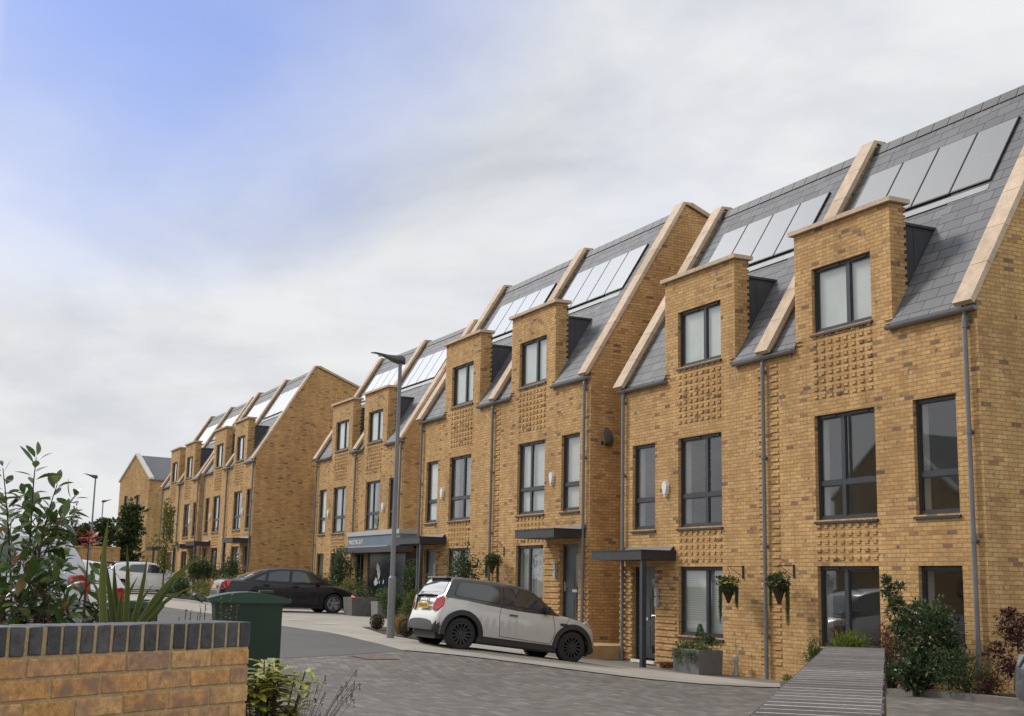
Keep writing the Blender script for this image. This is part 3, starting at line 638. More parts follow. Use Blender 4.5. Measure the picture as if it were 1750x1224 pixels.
# ------------------------------------------------------------------ sales office beside house pair three
def sales_office():
    X, Y, Z, rot, sh = BLOCKS[2]; root = empty('sales_office', (X, Y, Z-BASE), rot)
    tag(root, 'low blue sales office with a white lettered fascia and dark glazed front', 'sales office'); dz = BASE
    x0, x1 = 1.15, 7.0
    w = MB(1, dz)
    for a, b in ((x0, 1.62), (2.62, 3.05)): w.box(a, b, -.45, -.18, -3.5, -.8)
    w.box(x0, x0+.25, -.18, -.02, -3.5, -.8); w.box(5.9, 7.0, .15, 3.4, -3.5, -.8)
    w.build('brick_pier', M['brick'], root)
    gmat = mat('dark_blue_panel', rough=.25, fn=soft((.010, .014, .028), (.018, .022, .04), 1))
    b = MB(1, dz); b.box(3.06, 7.0, -.40, -.30, -3.5, -.8); b.box(6.9, 7.0, -.30, .15, -3.5, -.8); b.build('glazed_panel', gmat, root)
    d = MB(1, dz); d.box(1.66, 1.73, -.42, -.30, -3.5, -.8); d.box(2.52, 2.59, -.42, -.30, -3.5, -.8); d.box(1.73, 2.52, -.42, -.30, -1.0, -.9); d.box(2.09, 2.14, -.40, -.32, -3.4, -1.0)
    dd = d.build('entrance_door', M['frame'], root); g = MB(1, dz); g.poly([(1.73, -.35, -3.4), (2.52, -.35, -3.4), (2.52, -.35, -1.0), (1.73, -.35, -1.0)]); g.build('pane', M['dark_glass'], dd)
    st = MB(1, dz)
    for q in range(3): st.box(1.80, 2.02, -.356, -.353, -2.9+.45*q, -2.82+.45*q)
    st.build('notice', M['white'], dd)
    r = MB(1, dz); r.box(x0-.1, x1, -.62, 3.5, -.72, -.13); r.build('roof', M['canopy'], root)
    f = MB(1, dz); f.box(x0, x1-.02, -.66, -.62, -.70, -.29); f.box(x1-.001, x1+.04, -.66, 3.4, -.70, -.29)
    fa = f.build('fascia', mat('slate_blue_fascia', rough=.5, fn=soft((.105, .150, .205), (.125, .172, .232), 1)), root)
    t = MB(1, dz); t.box(x0-.03, x1+.02, -.70, 3.5, -.27, -.10); t.build('parapet_cap', mat('pale_grey_metal', rough=.5, fn=soft((.36, .37, .38), (.44, .45, .46), 2)), root)
    e = MB(1, dz); e.box(x0-.2, x1-1.2, -.72, -.66, -.735, -.705); e.build('light_strip', M['white'], root)
    c = MB(1, dz); c.box(x0-.35, x1+.3, -1.02, -.20, -.96, -.74); c.build('canopy', mat('brown_grey_canopy', rough=.5, fn=soft((.04, .036, .034), (.055, .05, .047), 2)), root)
    cu = bpy.data.curves.new('lettering', 'FONT'); cu.body = 'MARKETING SUITE'; cu.size = .27; cu.extrude = .006
    tx = bpy.data.objects.new('lettering', cu); COL.objects.link(tx); tx.parent = root; tx.rotation_euler = (R(90), 0, 0); tx.location = (x0+.18, -.668, -.60+dz); cu.materials.append(M['white'])
    tx.scale = (.75, 1, 1); me = bpy.data.meshes.new_from_object(tx); t2 = bpy.data.objects.new('lettering', me); COL.objects.link(t2); t2.parent = root; t2.rotation_euler = tx.rotation_euler; t2.location = tx.location; t2.scale = tx.scale; bpy.data.objects.remove(tx); t2.name = 'lettering'
    # white torn-leaf emblem on the glazing
    em = MB(1, dz); k = 2.0/50
    def shp(pts): 
        q = [(3.75+px*.027*2.0, -2.35+pz*.0265) for px, pz in pts]
        em.prism([(a, b_) for a, b_ in q], -.412, -.401, 'xz')
    shp([(5.5, 38), (7, 37.5), (8, 35), (10.5, 33.5), (11, 28), (12.5, 25), (12, 20), (10.5, 14), (9, 13), (8.5, 17), (7.5, 20), (6.2, 22), (6.8, 26), (4.8, 28), (5.2, 33)])
    shp([(0, 10), (2, 13), (3, 17), (4.5, 14.5), (6.5, 16.5), (7, 12), (8.6, 8), (6, 6), (4, 4.5), (1.5, 5)]); shp([(10.5, 10), (12, 13), (12.5, 9), (11.5, 7)]); shp([(19, 13.5), (20.5, 12), (20, 8), (18.3, 7), (18.6, 10)])
    em.build('emblem', M['white'], root)
sales_office()
# ------------------------------------------------------------------ far house at the end of the street
def far_house(name, label, loc, rz, group=None, W=6.2, D=9.5, eave=9.0, rise=2.7, wins=True):
    root = empty(name, loc, rz); tag(root, label, 'house', group)
    w = MB(); h = W/2
    hs = [(-1.9, -1.15, 5.7, 7.5), (.55, 1.3, 5.7, 7.5), (-1.9, -1.15, 2.9, 4.6), (.55, 1.3, 2.9, 4.6)] if wins else []
    wall_sheet(w, -h, h, -1, eave, hs, y=0)
    w.poly([(-h, 0, eave), (h, 0, eave), (0, 0, eave+rise)]); 
    for x in (-h, h): w.poly([(x, 0, -1), (x, D, -1), (x, D, eave), (x, 0, eave)])
    w.poly([(-h, D, -1), (h, D, -1), (h, D, eave), (0, D, eave+rise), (-h, D, eave)]); w.build('wall', M['brick'], root)
    r = MB()
    for s in (-1, 1):
        r.hexa([(0, .12, eave+rise-.06), (s*(h+.15), .12, eave-.17), (s*(h+.15), D, eave-.17), (0, D, eave+rise-.06)], [(0, .12, eave+rise+.02), (s*(h+.15), .12, eave-.08), (s*(h+.15), D, eave-.08), (0, D, eave+rise+.02)])
    rf = r.build('roof', mat('plain_grey_slate', rough=.5, fn=soft((.12, .125, .14), (.16, .165, .18), .8)), root, recalc=True)
    c = MB()
    for s in (-1, 1): c.hexa([(0, -.08, eave+rise+.05), (s*(h+.2), -.08, eave-.10), (s*(h+.2), .32, eave-.10), (0, .32, eave+rise+.05)], [(0, -.08, eave+rise+.22), (s*(h+.2), -.08, eave+.07), (s*(h+.2), .32, eave+.07), (0, .32, eave+rise+.22)])
    for s in (-1, 1): c.box(s*(h+.02)-.04, s*(h+.02)+.04, .4, D, eave-.2, eave-.05)
    c.build('coping', mat('white_render_coping', rough=.7, fn=soft((.58, .55, .52), (.68, .65, .62), 2)), root, recalc=True)
    for (a, b, z0, z1) in hs:
        f = MB(); t = .06
        f.box(a, a+t, .07, .12, z0, z1); f.box(b-t, b, .07, .12, z0, z1); f.box(a+t, b-t, .07, .12, z1-t, z1); f.box(a+t, b-t, .07, .12, z0, z0+t); wf = f.build('window', M['frame'], root)
        g = MB(); g.poly([(a, .10, z0), (b, .10, z0), (b, .10, z1), (a, .10, z1)]); g.build('pane', M['dark_glass'], wf)
    return root
fh = far_house('gabled_house', 'separate gabled brick house with a plain slate roof closing the far end of the street', (-112.6, 18.75, -.8), R(14), W=6.0, D=14, eave=8.85, rise=2.1)
# ------------------------------------------------------------------ boundary walls in front
def frame2(p, d, up=(0, 0, 1)):
    d = Vector((d[0], d[1], 0)).normalized(); return Vector((p[0], p[1], 0)), d, Vector((-d.y, d.x, 0))
def island_brick(name, stops, n_scale=30, rough=.85, smudge=(.10, .075, .075)):
    def fn(nt, b):
        g = nt.nodes.new('ShaderNodeNewGeometry'); o = objc(nt); c = ramp(nt, g.outputs['Random Per Island'], stops)
        n1 = noise_t(nt, o, n_scale, 5, .6); n2 = noise_t(nt, o, 9, 3)
        c = mixc(nt, .9, c, ramp(nt, n1, [(.3, (.60, .58, .56)), (.7, (1.28, 1.25, 1.20))]), 'MULTIPLY'); n3 = noise_t(nt, o, 140, 3, .6)
        c = mixc(nt, .6, c, ramp(nt, n3, [(.35, (.72, .71, .70)), (.6, (1.12, 1.11, 1.10))]), 'MULTIPLY')
        c = mixc(nt, math_n(nt, 'MULTIPLY', math_n(nt, 'SUBTRACT', n2, .5), 4.5, True), c, smudge); nt.links.new(c, b.inputs['Base Color'])
        bump(nt, b, n1, .5, .006)
    return mat(name, rough=rough, spec=.3, fn=fn)
M['mortar_sand'] = mat('sandy_mortar', rough=1, fn=speck((.34, .25, .12), (.46, .35, .19), (.56, .44, .25), 80, 6, .5))
M['mortar_grey'] = mat('grey_mortar', rough=1, fn=speck((.34, .31, .28), (.46, .43, .39), (.56, .52, .48), 80, 6, .3))
def soften(root):
    for o in root.children:
        if o.name.startswith(('brickwork', 'coping')) and not o.modifiers: bv = o.modifiers.new('bevel', 'BEVEL'); bv.width = .0035; bv.segments = 2
def near_wall():
    root = empty('garden_wall', (-4.61, .26, -1.45)); tag(root, 'low yellow brick garden wall capped with upright blue-black bricks, leaves behind it', 'wall')
    p, d, nl = Vector((-4.61, .26, 0)), Vector((-.548, .836, 0)).normalized(), None
    n = Vector((.836, .548, 0)).normalized(); rng = random.Random(4)
    L0, L1 = -2.0, 1.375; top = -.185; T = .215
    def W(s, t, z): q = p + d*s - n*t - Vector((-4.61, .26, -1.45)); return (q.x, q.y, z+1.45)
    def bx(mb, s0, s1, t0, t1, z0, z1, j=0.0):
        jj = lambda: rng.uniform(-j, j)
        mb.hexa([W(s0+jj(), t0+jj(), z0+jj()), W(s1+jj(), t0+jj(), z0+jj()), W(s1, t1, z0), W(s0, t1, z0)], [W(s0+jj(), t0+jj(), z1+jj()), W(s1+jj(), t0+jj(), z1+jj()), W(s1, t1, z1), W(s0, t1, z1)])
    b = MB(); mo = MB(); z = top-.098-.010; row = 0
    while z > -1.5:
        s = L1 - (0 if row % 2 == 0 else .1125); first = True
        if row % 2: bx(b, L1-.1025, L1, 0, T, z-.065, z, .0016); s = L1-.1125
        while s > L0:
            e = s-.2135; bx(b, e+rng.uniform(-.002, .002), s+rng.uniform(-.002, .002), rng.uniform(-.0012, .0012), T, z-.063+rng.uniform(-.002, .002), z+rng.uniform(-.002, .002), .0014); s = e-.0115
        z -= .075; row += 1
    bx(mo, L0, L1-.004, .0055, T-.004, -1.5, top-.099); mo.build('mortar', M['mortar_sand'], root, recalc=True)
    b.build('brickwork', island_brick('garden_wall_brick', [(0, (.50, .29, .115)), (.25, (.60, .345, .135)), (.5, (.50, .285, .15)), (.7, (.60, .385, .18)), (.85, (.38, .24, .16)), (1, (.27, .185, .15))], smudge=(.27, .165, .12)), root, recalc=True); soften(root)
    c = MB(); s = L1
    while s > L0:
        e = s-.058; bx(c, e+rng.uniform(-.0015, .0015), s+rng.uniform(-.0015, .0015), -.002+rng.uniform(-.002, .002), T, top-.098+rng.uniform(-.003, .002), top+rng.uniform(-.001, .001), .0016); s = e-.0175
    cp = c.build('coping', island_brick('blue_black_coping_brick', [(0, (.045, .048, .056)), (.5, (.070, .072, .080)), (1, (.10, .10, .106))], rough=.5, smudge=(.11, .10, .098)), root, recalc=True)
    m2 = MB(); soften(root); bx(m2, L0, L1-.006, .005, T-.004, top-.098, top-.004); m2.build('joint', M['mortar_sand'], cp, recalc=True)
near_wall()
def right_wall():
    root = empty('entrance_wall', (-3.0, 2.45, -1.5)); tag(root, 'low wall topped with a ladder of grey-brown bricks on edge running towards the shrub bed', 'wall')
    d = Vector((-.7393, .6732, 0)).normalized(); n = Vector((.6732, .7393, 0)).normalized(); p = Vector((-3.745, 3.112, 0)); rng = random.Random(9); T = .206; top = -.205
    def W(s, t, z): q = p - d*s + n*t - Vector((-3.0, 2.45, -1.5)); return (q.x, q.y, z+1.5)
    def bx(mb, s0, s1, t0, t1, z0, z1, j=0.0):
        a = [W(s0, t0, z0), W(s1, t0, z0), W(s1, t1, z0), W(s0, t1, z0)]; jj = lambda: rng.uniform(-j, j)
        mb.hexa(a, [W(s0+jj(), t0+jj(), z1+jj()), W(s1+jj(), t0+jj(), z1+jj()), W(s1+jj(), t1+jj(), z1+jj()), W(s0+jj(), t1+jj(), z1+jj())])
    c = MB(); s = 0.0
    while s < 3.6:
        bx(c, s, s+.059+rng.uniform(-.003, .003), rng.uniform(-.002, .002), T+rng.uniform(-.003, .003), top-.10, top+rng.uniform(.0, .0002), .0001); s += .0735
    cp = c.build('coping', island_brick('grey_coping_brick', [(0, (.075, .067, .062)), (.5, (.10, .091, .085)), (1, (.125, .115, .108))], 60, smudge=(.06, .053, .05)), root, recalc=True)
    m2 = MB(); bx(m2, 0.004, 3.5, .002, T-.002, top-.10, top-.0003); m2.build('joint', M['mortar_grey'], cp, recalc=True)
    b = MB(); z = top-.11; row = 0
    while z > -1.55:
        s = 0 if row % 2 == 0 else -.1125
        while s < 3.6: bx(b, max(s, 0), s+.215, .0, T, z-.065, z, .0015); s += .225
        z -= .075; row += 1
    b.build('brickwork', island_brick('entrance_wall_brick', [(0, (.40, .24, .10)), (.4, (.50, .29, .12)), (.8, (.36, .23, .12)), (1, (.25, .17, .12))]), root, recalc=True)
    m3 = MB(); bx(m3, .004, 3.5, .005, T-.005, -1.55, top-.101); m3.build('mortar', M['mortar_sand'], root, recalc=True)
right_wall()
# ------------------------------------------------------------------ street furniture
def lamp_post(loc, h, label, rz, grp='lamp posts along the road'):
    root = empty('lamp_post', loc, rz); tag(root, label, 'lamp post', grp)
    gm = M['post_grey']
    c = MB(); c.tube([(0, 0, -.3), (0, 0, .18*h), (0, 0, .215*h), (0, 0, .222*h), (0, 0, h)], [.082, .082, .082, .054, .040], 16); p = c.build('column', gm, root, smooth=False)
    d = MB(); d.box(-.04, .04, -.089, -.075, .5, 1.1); d.build('access_door', gm, p)
    hd = MB()     # curved wing-shaped head reaching out along -x
    st = [(.11, -.02, .16, .085), (.05, .0, .20, .10), (-.06, .0, .20, .11), (-.16, .03, .165, .12), (-.28, .09, .105, .125), (-.42, .155, .06, .12), (-.55, .20, .032, .10), (-.66, .21, .012, .05)]
    rings = []
    for x, zc, th, hw in st:
        rings.append([hd.P((x, hw*math.cos(a), h+.02+zc+th*.5*math.sin(a)+th*.35)) for a in [2*math.pi*k/14 for k in range(14)]])
    for k in range(len(rings)-1):
        for j in range(14): hd.F([rings[k][j], rings[k][(j+1) % 14], rings[k+1][(j+1) % 14], rings[k+1][j]])
    hd.F(rings[0]); hd.F(list(reversed(rings[-1]))); ho = hd.build('lamp_head', M['lamp_dark'], root, smooth=True, recalc=True)
    le = MB(); le.box(-.50, -.2, -.06, .06, h+.16, h+.17); le.build('lens', M['white'], ho)
    return root
M['post_grey'] = mat('galvanised_grey', rough=.55, fn=soft((.17, .173, .18), (.22, .223, .23), 2))
M['lamp_dark'] = mat('dark_grey_lamp_paint', rough=.45, fn=soft((.06, .062, .065), (.085, .088, .092), 3))
lamp_post((-26.1, 9.9, -1.24), 5.98, 'tall grey lamp post rising between the hatchback and the sales office', R(64))
lamp_post((-73.3, 10.1, -.9), 6.1, 'grey lamp post beyond the parked white cars, its head level with the far gable', R(80))
lamp_post((-104.4, 15.1, -.85), 6.4, 'smallest and farthest lamp post, just left of the far gabled house', R(258))
tag_o = None
pm_ = MB(); pm_.tube([(-70.6, 3.9, -.9), (-70.6, 3.9, 4.3)], [.05, .035], 8); tag(pm_.build('thin_pole', M['post_grey']), 'thin bare pole seen through the leaves at the left', 'pole')
def wheelie_bin(loc, rz, label):
    root = empty('wheelie_bin', loc, rz); tag(root, label, 'wheelie bin', 'green wheelie bins')
    b = MB(); b.hexa([(-.22, -.24, .06), (.24, -.24, .06), (.24, .24, .06), (-.22, .24, .06)], [(-.30, -.29, .98), (.30, -.29, .98), (.30, .29, .98), (-.30, .29, .98)])
    b.box(-.33, .33, -.31, .31, .955, 1.0)
    for y in (-.2, 0, .2): b.box(.24, .30, y-.02, y+.02, .3, .95)
    b.build('body', M['bin_green'], root)
    l = MB(); n = 8; prof = [(-.37+.74*k/n, 1.003+.055*math.sin(math.pi*k/n)) for k in range(n+1)]
    l.prism([(-.36, 1.0)]+prof[1:-1]+[(.36, 1.0)], -.315, .315, 'xz'); l.box(-.34, .365, -.322, .322, .965, 1.002); lo = l.build('lid', M['bin_lid'], root)
    h = MB(); h.tube([(-.40, -.27, .97), (-.46, -.25, 1.02), (-.46, .25, 1.02), (-.40, .27, .97)], .018, 8); h.build('handle', M['bin_lid'], lo)
    k = MB(); k.box(.10, .22, -.17, .02, 1.055, 1.075); k.build('lid_catch', M['bin_lid'], lo)
    w = MB()
    for y in (-.27, .27): w.lathe([(.0, -.02), (.10, -.02), (.10, .02), (0, .02)], (-.24, y, .10), 'y', 16)
    w.build('wheel', M['black'], root)
    s = MB(); s.box(-.302, -.292, -.12, .0, .62, .72); s.build('label_sticker', M['white'], root)
def plastic(name, c): return mat(name, rough=.4, fn=soft(c, tuple(v*1.3 for v in c), 3))
M['bin_green'] = plastic('dark_green_plastic', (.006, .026, .012)); M['bin_lid'] = plastic('green_lid_plastic', (.010, .042, .022))
wheelie_bin((-11.6, 3.0, tz(-11.6, 3.0)+.0), R(80), 'nearest dark green wheelie bin, standing just beyond the end of the garden wall')
wheelie_bin((-17.6, 3.02, tz(-17.6, 3.02)), R(70), 'farther green wheelie bin half hidden behind the sword-leaved plant')
# inspection cover, steps, bricks, canister, dish
mc = MB(); a = Vector((-21.75, 7.95)); zc = tz(*a)
mc.poly([(x, y, tz(x, y)+.010) for x, y in ((-22.05, 7.6), (-21.5, 7.75), (-21.45, 8.35), (-22.0, 8.2))]); tag(mc.build('drain_cover', mat('rusty_iron_cover', rough=.9, fn=soft((.10, .07, .05), (.17, .12, .09), 6))), 'flat rusty drain cover set in the road', 'drain cover')
def alley_steps():
    root = empty('alley_steps', (-27.6, 14.9, -1.8)); tag(root, 'two sandy stone steps at the mouth of the alley behind the hatchback', 'steps')
    s = MB(); s.box(-.85, .72, -.9, 2.5, -.3, .16); s.box(-.85, .72, -.35, 2.6, .16, .36); s.build('step', mat('sandy_stone', rough=.9, fn=soft((.34, .21, .085), (.45, .30, .14), 4)), root)
alley_steps()
bk = MB(); rng = random.Random(2)
for k in range(2):
    for j in range(3): bk.box(-.30+j*.11+rng.uniform(-.01, .01), -.20+j*.11, -.22+rng.uniform(-.02, .02), .0, .004+k*.07, .068+k*.07)
bko = bk.build('loose_bricks', mat('red_brown_brick', rough=.9, fn=soft((.10, .035, .025), (.17, .06, .04), 9))); bko.location = (-24.15, 15.85, -1.79); tag(bko, 'small pile of loose red bricks beside the grey planter', 'brick pile')
vp = MB(); vp.lathe([(.0, 0), (.055, 0), (.06, .05), (.05, .18), (.045, .30), (.052, .31), (.052, .40), (.03, .44), (0, .44)], (0, 0, 0), 'z', 16); vpo = vp.build('vent_pipe', M['pale_pipe'] if 'pale_pipe' in M else mat('dirty_white_pipe', rough=.6, fn=soft((.30, .27, .24), (.42, .39, .35), 8)), smooth=True); vpo.location = (-22.0, 15.93, -1.81); tag(vpo, 'short dirty white pipe standing against the wall right of the planter', 'pipe')
def dish():
    root = empty('satellite_dish', (-28.5, 16.45, 3.78)); tag(root, 'dark grey satellite dish on the brick gable above the alley', 'satellite dish')
    d = MB(); n = 20; rings = []
    for k in range(6):
        r = .25*k/5; rings.append([d.P((r*math.cos(2*math.pi*j/n)*.92, .25*r*r/.13, r*math.sin(2*math.pi*j/n)*1.05)) for j in range(n)] if k else None)
    c = d.P((0, 0, 0))
    for j in range(n): d.F([c, rings[1][j], rings[1][(j+1) % n]])
    for k in range(1, 5):
        for j in range(n): d.F([rings[k][j], rings[k+1][j], rings[k+1][(j+1) % n], rings[k][(j+1) % n]])
    o = d.build('reflector', M['lamp_dark'], root, smooth=True); o.location = (.36, .12, 0); o.rotation_euler = (R(-12), 0, R(118))
    a = MB(); a.tube([(0, .2, -.12), (.2, .16, -.14), (.34, .13, -.05)], .02, 8); a.box(-.02, .02, .13, .27, -.22, .0); a.build('bracket', M['black'], root)
    b = MB(); b.tube([(.33, .10, -.2), (.45, -.22, -.24)], .012, 6); b.obox((.46, -.25, -.22), (1, 0, 0), (0, 1, 0), (0, 0, 1), .035, .035, .05); b.build('feed_arm', M['black'], root)
dish()
# ------------------------------------------------------------------ cars (built along +x, wheels on z = 0)
def paint(name, col, metal=.0, rough=.35): return mat(name, col, rough, metal, .5, coat=1.0, fn=soft(tuple(c*.94 for c in col), tuple(min(1, c*1.05) for c in col), 1.2))
M['tyre'] = mat('tyre_rubber', rough=.85, fn=soft((.012, .012, .012), (.022, .022, .022), 12))
M['trim'] = mat('black_plastic_trim', rough=.6, fn=soft((.016, .015, .015), (.026, .025, .024), 6))
M['red_lens'] = mat('red_lamp_lens', (.42, .008, .012), .12, 0, .6, coat=1)
M['clear_lens'] = mat('clear_lamp_lens', (.42, .44, .46), .08, 0, .6, coat=1)
M['chrome'] = mat('chrome', (.75, .75, .76), .12, 1)
M['alloy'] = mat('silver_alloy', (.36, .36, .37), .35, .8)
M['plate'] = mat('yellow_plate', (.62, .43, .03), .5)
M['seat'] = mat('dark_seat_fabric', (.03, .03, .032), .9)
def lamp_mat(name, col, e):
    m = mat(name, col, .2); b = m.node_tree.nodes['Principled BSDF']; b.inputs['Emission Color'].default_value = (*col, 1); b.inputs['Emission Strength'].default_value = e; return m
M['indicator'] = lamp_mat('lit_orange_lamp', (1, .16, .05), 1.6)
def smooth_interp(xs, pts, k=2, sg=.05):
    px = [p[0] for p in pts]; py = [p[1] for p in pts]; y = np.zeros(len(xs)); ws = np.array([.25, .5, .25]); offs = (-sg, 0, sg)
    for w, o in zip(ws, offs): y += w*np.interp(np.clip(np.array(xs)+o, px[0], px[-1]), px, py)
    return y
def car(name, label, loc, heading, spec, body_mat, pitch=0.0, group=None):
    s = spec; root = empty(name, loc); root.rotation_euler = (0, -pitch, heading); tag(root, label, 'car', group)
    r_, f_ = s['rear'], s['front']; ax = (s['axle_r'], s['axle_f']); ra = s['wr']+.055; wr = s['wr']
    xs = list(np.arange(r_, f_, .05)) + [f_]
    for a in ax:
        for t in np.linspace(-1, 1, 17): xs.append(a+ra*math.sin(t*math.pi/2))
    xs = sorted(set(round(float(x), 4) for x in xs)); xs = [x for i, x in enumerate(xs) if i == 0 or x-xs[i-1] > .008]
    zt = smooth_interp(xs, s['top']); hw = smooth_interp(xs, s['hw']); zbot = smooth_interp(xs, s['bot'])
    def arch(x):
        z = 0
        for a in ax:
            if abs(x-a) < ra: z = max(z, wr+math.sqrt(max(0, ra*ra-(x-a)**2)))
        return z
    b = MB(); sec = []; nside = 7
    for i, x in enumerate(xs):
        z0 = zbot[i]; z1 = max(zt[i]-.07, z0+.05); za = max(z0, min(arch(x), z1-.02)); row = []
        W = hw[i]
        for k in range(nside):
            t = k/(nside-1); z = za+(z1-za)*t; u = (z-z0)/max(1e-6, z1-z0)
            bul = 1-.055*max(0, (u-.55)/.45)**2-.05*max(0, (.35-u)/.35)**2 - (.012 if .42 < u < .5 else 0)
            row.append((W*bul, z))
        row.append((W*.90, z1+(zt[i]-z1)*.45)); row.append((W*.80, z1+(zt[i]-z1)*.80)); row.append((W*.45, zt[i]+.012)); row.append((0, zt[i]+.02))
        ids = [b.P((x, y, z)) for y, z in row] + [b.P((x, -y, z)) for y, z in reversed(row[:-1])]; sec.append(ids)
    n = len(sec[0])
    tf = s.get('trim_fn')
    for i in range(len(sec)-1):
        for k in range(n-1):
            zc = (b.v[sec[i][k]][2]+b.v[sec[i+1][k+1]][2])/2
            b.F([sec[i][k], sec[i+1][k], sec[i+1][k+1], sec[i][k+1]], 1 if tf and tf((xs[i]+xs[i+1])/2, zc) and zc < .6 else 0)
    b.F(sec[0], 1 if tf else 0); b.F(list(reversed(sec[-1])))
    bo = b.build('body', [body_mat, M['trim']], root, smooth=True, recalc=True)
    es = bo.modifiers.new('edge', 'EDGE_SPLIT'); es.split_angle = R(38)
    u = MB(); u.box(r_+.12, f_-.18, -.56, .56, .17, .52); u.box(ax[0]+ra-.02, ax[1]-ra+.02, -s['W']/2+.07, s['W']/2-.07, .16, .30)
    u.build('underbody', M['trim'], root)
    # greenhouse
    gr = s['roof']; gx = [p[0] for p in gr]; zb_ = s['belt']; wb, wt, H = s['wb'], s['wt'], max(p[1] for p in gr)
    gxs = list(np.arange(gx[0], gx[-1], .05))+[gx[-1]]; gz = smooth_interp(gxs, gr, sg=.04); gb = np.interp(gxs, [p[0] for p in zb_], [p[1] for p in zb_])
    def wid(x, z):
        t = max(0, min(1, (z-.9)/(H-.9))); nar = 1-.10*max(0, (x-(gx[-1]-1.1))/1.1)**2-.07*max(0, ((gx[0]+.7)-x)/.7)**2
        return (wb+(wt-wb)*t**1.15)*nar
    g = MB(); sec = []
    for i, x in enumerate(gxs):
        zb0, z1 = gb[i]-.04, max(gz[i], gb[i]-.03); row = []
        for k in range(5): z = zb0+(z1-.035-zb0)*k/4; row.append((wid(x, z), z))
        w1 = wid(x, z1); row += [(w1*.965, z1-.012), (w1*.88, z1+.004), (w1*.5, z1+.018), (0, z1+.022)]
        sec.append([g.P((x, y, z)) for y, z in row]+[g.P((x, -y, z)) for y, z in reversed(row[:-1])])
    n = len(sec[0])
    for i in range(len(sec)-1):
        for k in range(n-1): g.F([sec[i][k], sec[i+1][k], sec[i+1][k+1], sec[i][k+1]])
    go = g.build('roof', s.get('roof_mat', body_mat), root, smooth=True, recalc=True); go.modifiers.new('edge', 'EDGE_SPLIT').split_angle = R(38)
    # side windows: polygons on the tapering side; a dark backing stands just behind the glass
    for sgn in (1, -1):
        for poly in s['windows']:
            m1 = MB(); m2 = MB()
            cx_ = sum(p[0] for p in poly)/len(poly); cz_ = sum(p[1] for p in poly)/len(poly)
            N_ = 10; 
            def ring(off, shrink):
                out = []
                for i in range(len(poly)):
                    p, q = poly[i], poly[(i+1) % len(poly)]
                    for k in range(N_):
                        x = p[0]+(q[0]-p[0])*k/N_; z = p[1]+(q[1]-p[1])*k/N_; x = cx_+(x-cx_)*shrink; z = cz_+(z-cz_)*shrink; out.append((x, sgn*(wid(x, z)+off), z))
                return out
            def fill(mb, off, sh):
                # strips between bottom and top so that the pane follows the curve of the side
                x0 = min(p[0] for p in poly); x1 = max(p[0] for p in poly); cols = []
                for k in range(13):
                    x = x0+(x1-x0)*k/12; zs = []
                    for i in range(len(poly)):
                        p, q = poly[i], poly[(i+1) % len(poly)]
                        if (p[0]-x)*(q[0]-x) <= 0 and abs(p[0]-q[0]) > 1e-9: zs.append(p[1]+(q[1]-p[1])*(x-p[0])/(q[0]-p[0]))
                    if len(zs) < 2: zs = [p[1] for p in poly if abs(p[0]-x) < 1e-6] or [cz_]
                    zl, zh = min(zs), max(zs); xx = cx_+(x-cx_)*sh
                    cols.append([mb.P((xx, sgn*(wid(xx, cz_+(zl+(zh-zl)*j/4-cz_)*sh)+off), cz_+(zl+(zh-zl)*j/4-cz_)*sh)) for j in range(5)])
                for k in range(12):
                    for j in range(4): mb.F([cols[k][j], cols[k+1][j], cols[k+1][j+1], cols[k][j+1]])
            fill(m1, .005, 1.0); rim = m1.build('window', M['trim'], root, smooth=True, recalc=True)
            fill(m2, .0085, .955); m2.build('pane', M['side_glass'], rim, smooth=True, recalc=True)
    # windscreen and rear window: patches of the roof surface between two stations
    for nm, (xa, xb, ed) in (('windscreen', s['screen']), ('rear_window', s['rear_screen'])):
        m1 = MB(); rows = []
        for k in range(9):
            x = xa+(xb-xa)*k/8; z = float(np.interp(x, gxs, gz)); w1 = wid(x, z)*ed
            rows.append([m1.P((x, w1*(-1+2*j/8), z+.030-.010*abs(-1+2*j/8)**2)) for j in range(9)])
        for k in range(8):
            for j in range(8): m1.F([rows[k][j], rows[k+1][j], rows[k+1][j+1], rows[k][j+1]])
        m1.build(nm, M['screen_glass'], root, smooth=True, recalc=True)
    # wheels
    for a in ax:
        for sgn in (1, -1):
            y = sgn*(s['W']/2-.125); wl = empty('wheel', (a, y, wr), 0, root)
            t = MB(); w2 = .105; t.lathe([(wr*.66, -w2*.9), (wr*.80, -w2), (wr*.95, -w2*.92), (wr, -w2*.7), (wr, w2*.7), (wr*.95, w2*.92), (wr*.80, w2), (wr*.66, w2*.9)], (0, 0, 0), 'y', 36); t.build('tyre', M['tyre'], wl, smooth=True, recalc=True)
            rm = MB(); o = sgn; rr = wr*.68
            rm.lathe([(rr, o*w2*.94), (rr*.93, o*w2*.96), (rr*.90, o*w2*.55), (rr*.90, -o*w2*.5), (0, -o*w2*.5)], (0, 0, 0), 'y', 32)
            ns = s.get('spokes', 5)
            for k in range(ns):
                an = 2*math.pi*k/ns+.3; dx, dz = math.cos(an), math.sin(an); tx, tz_ = -dz, dx; hw0, hw1 = s.get('spoke_w', (.045, .035))
                q = lambda r, t, yy: (dx*r+tx*t, yy, dz*r+tz_*t)
                rm.hexa([q(.03, -hw0, o*.03), q(rr*.93, -hw1, o*.03), q(rr*.93, hw1, o*.03), q(.03, hw0, o*.03)], [q(.03, -hw0, o*w2*.72), q(rr*.93, -hw1, o*w2*.88), q(rr*.93, hw1, o*w2*.88), q(.03, hw0, o*w2*.72)])
            rm.lathe([(0, o*w2*.86), (.05, o*w2*.84), (.062, o*w2*.70), (.062, o*.02)], (0, 0, 0), 'y', 18)
            rm.build('rim', s.get('rim_mat', M['alloy']), wl, recalc=True)
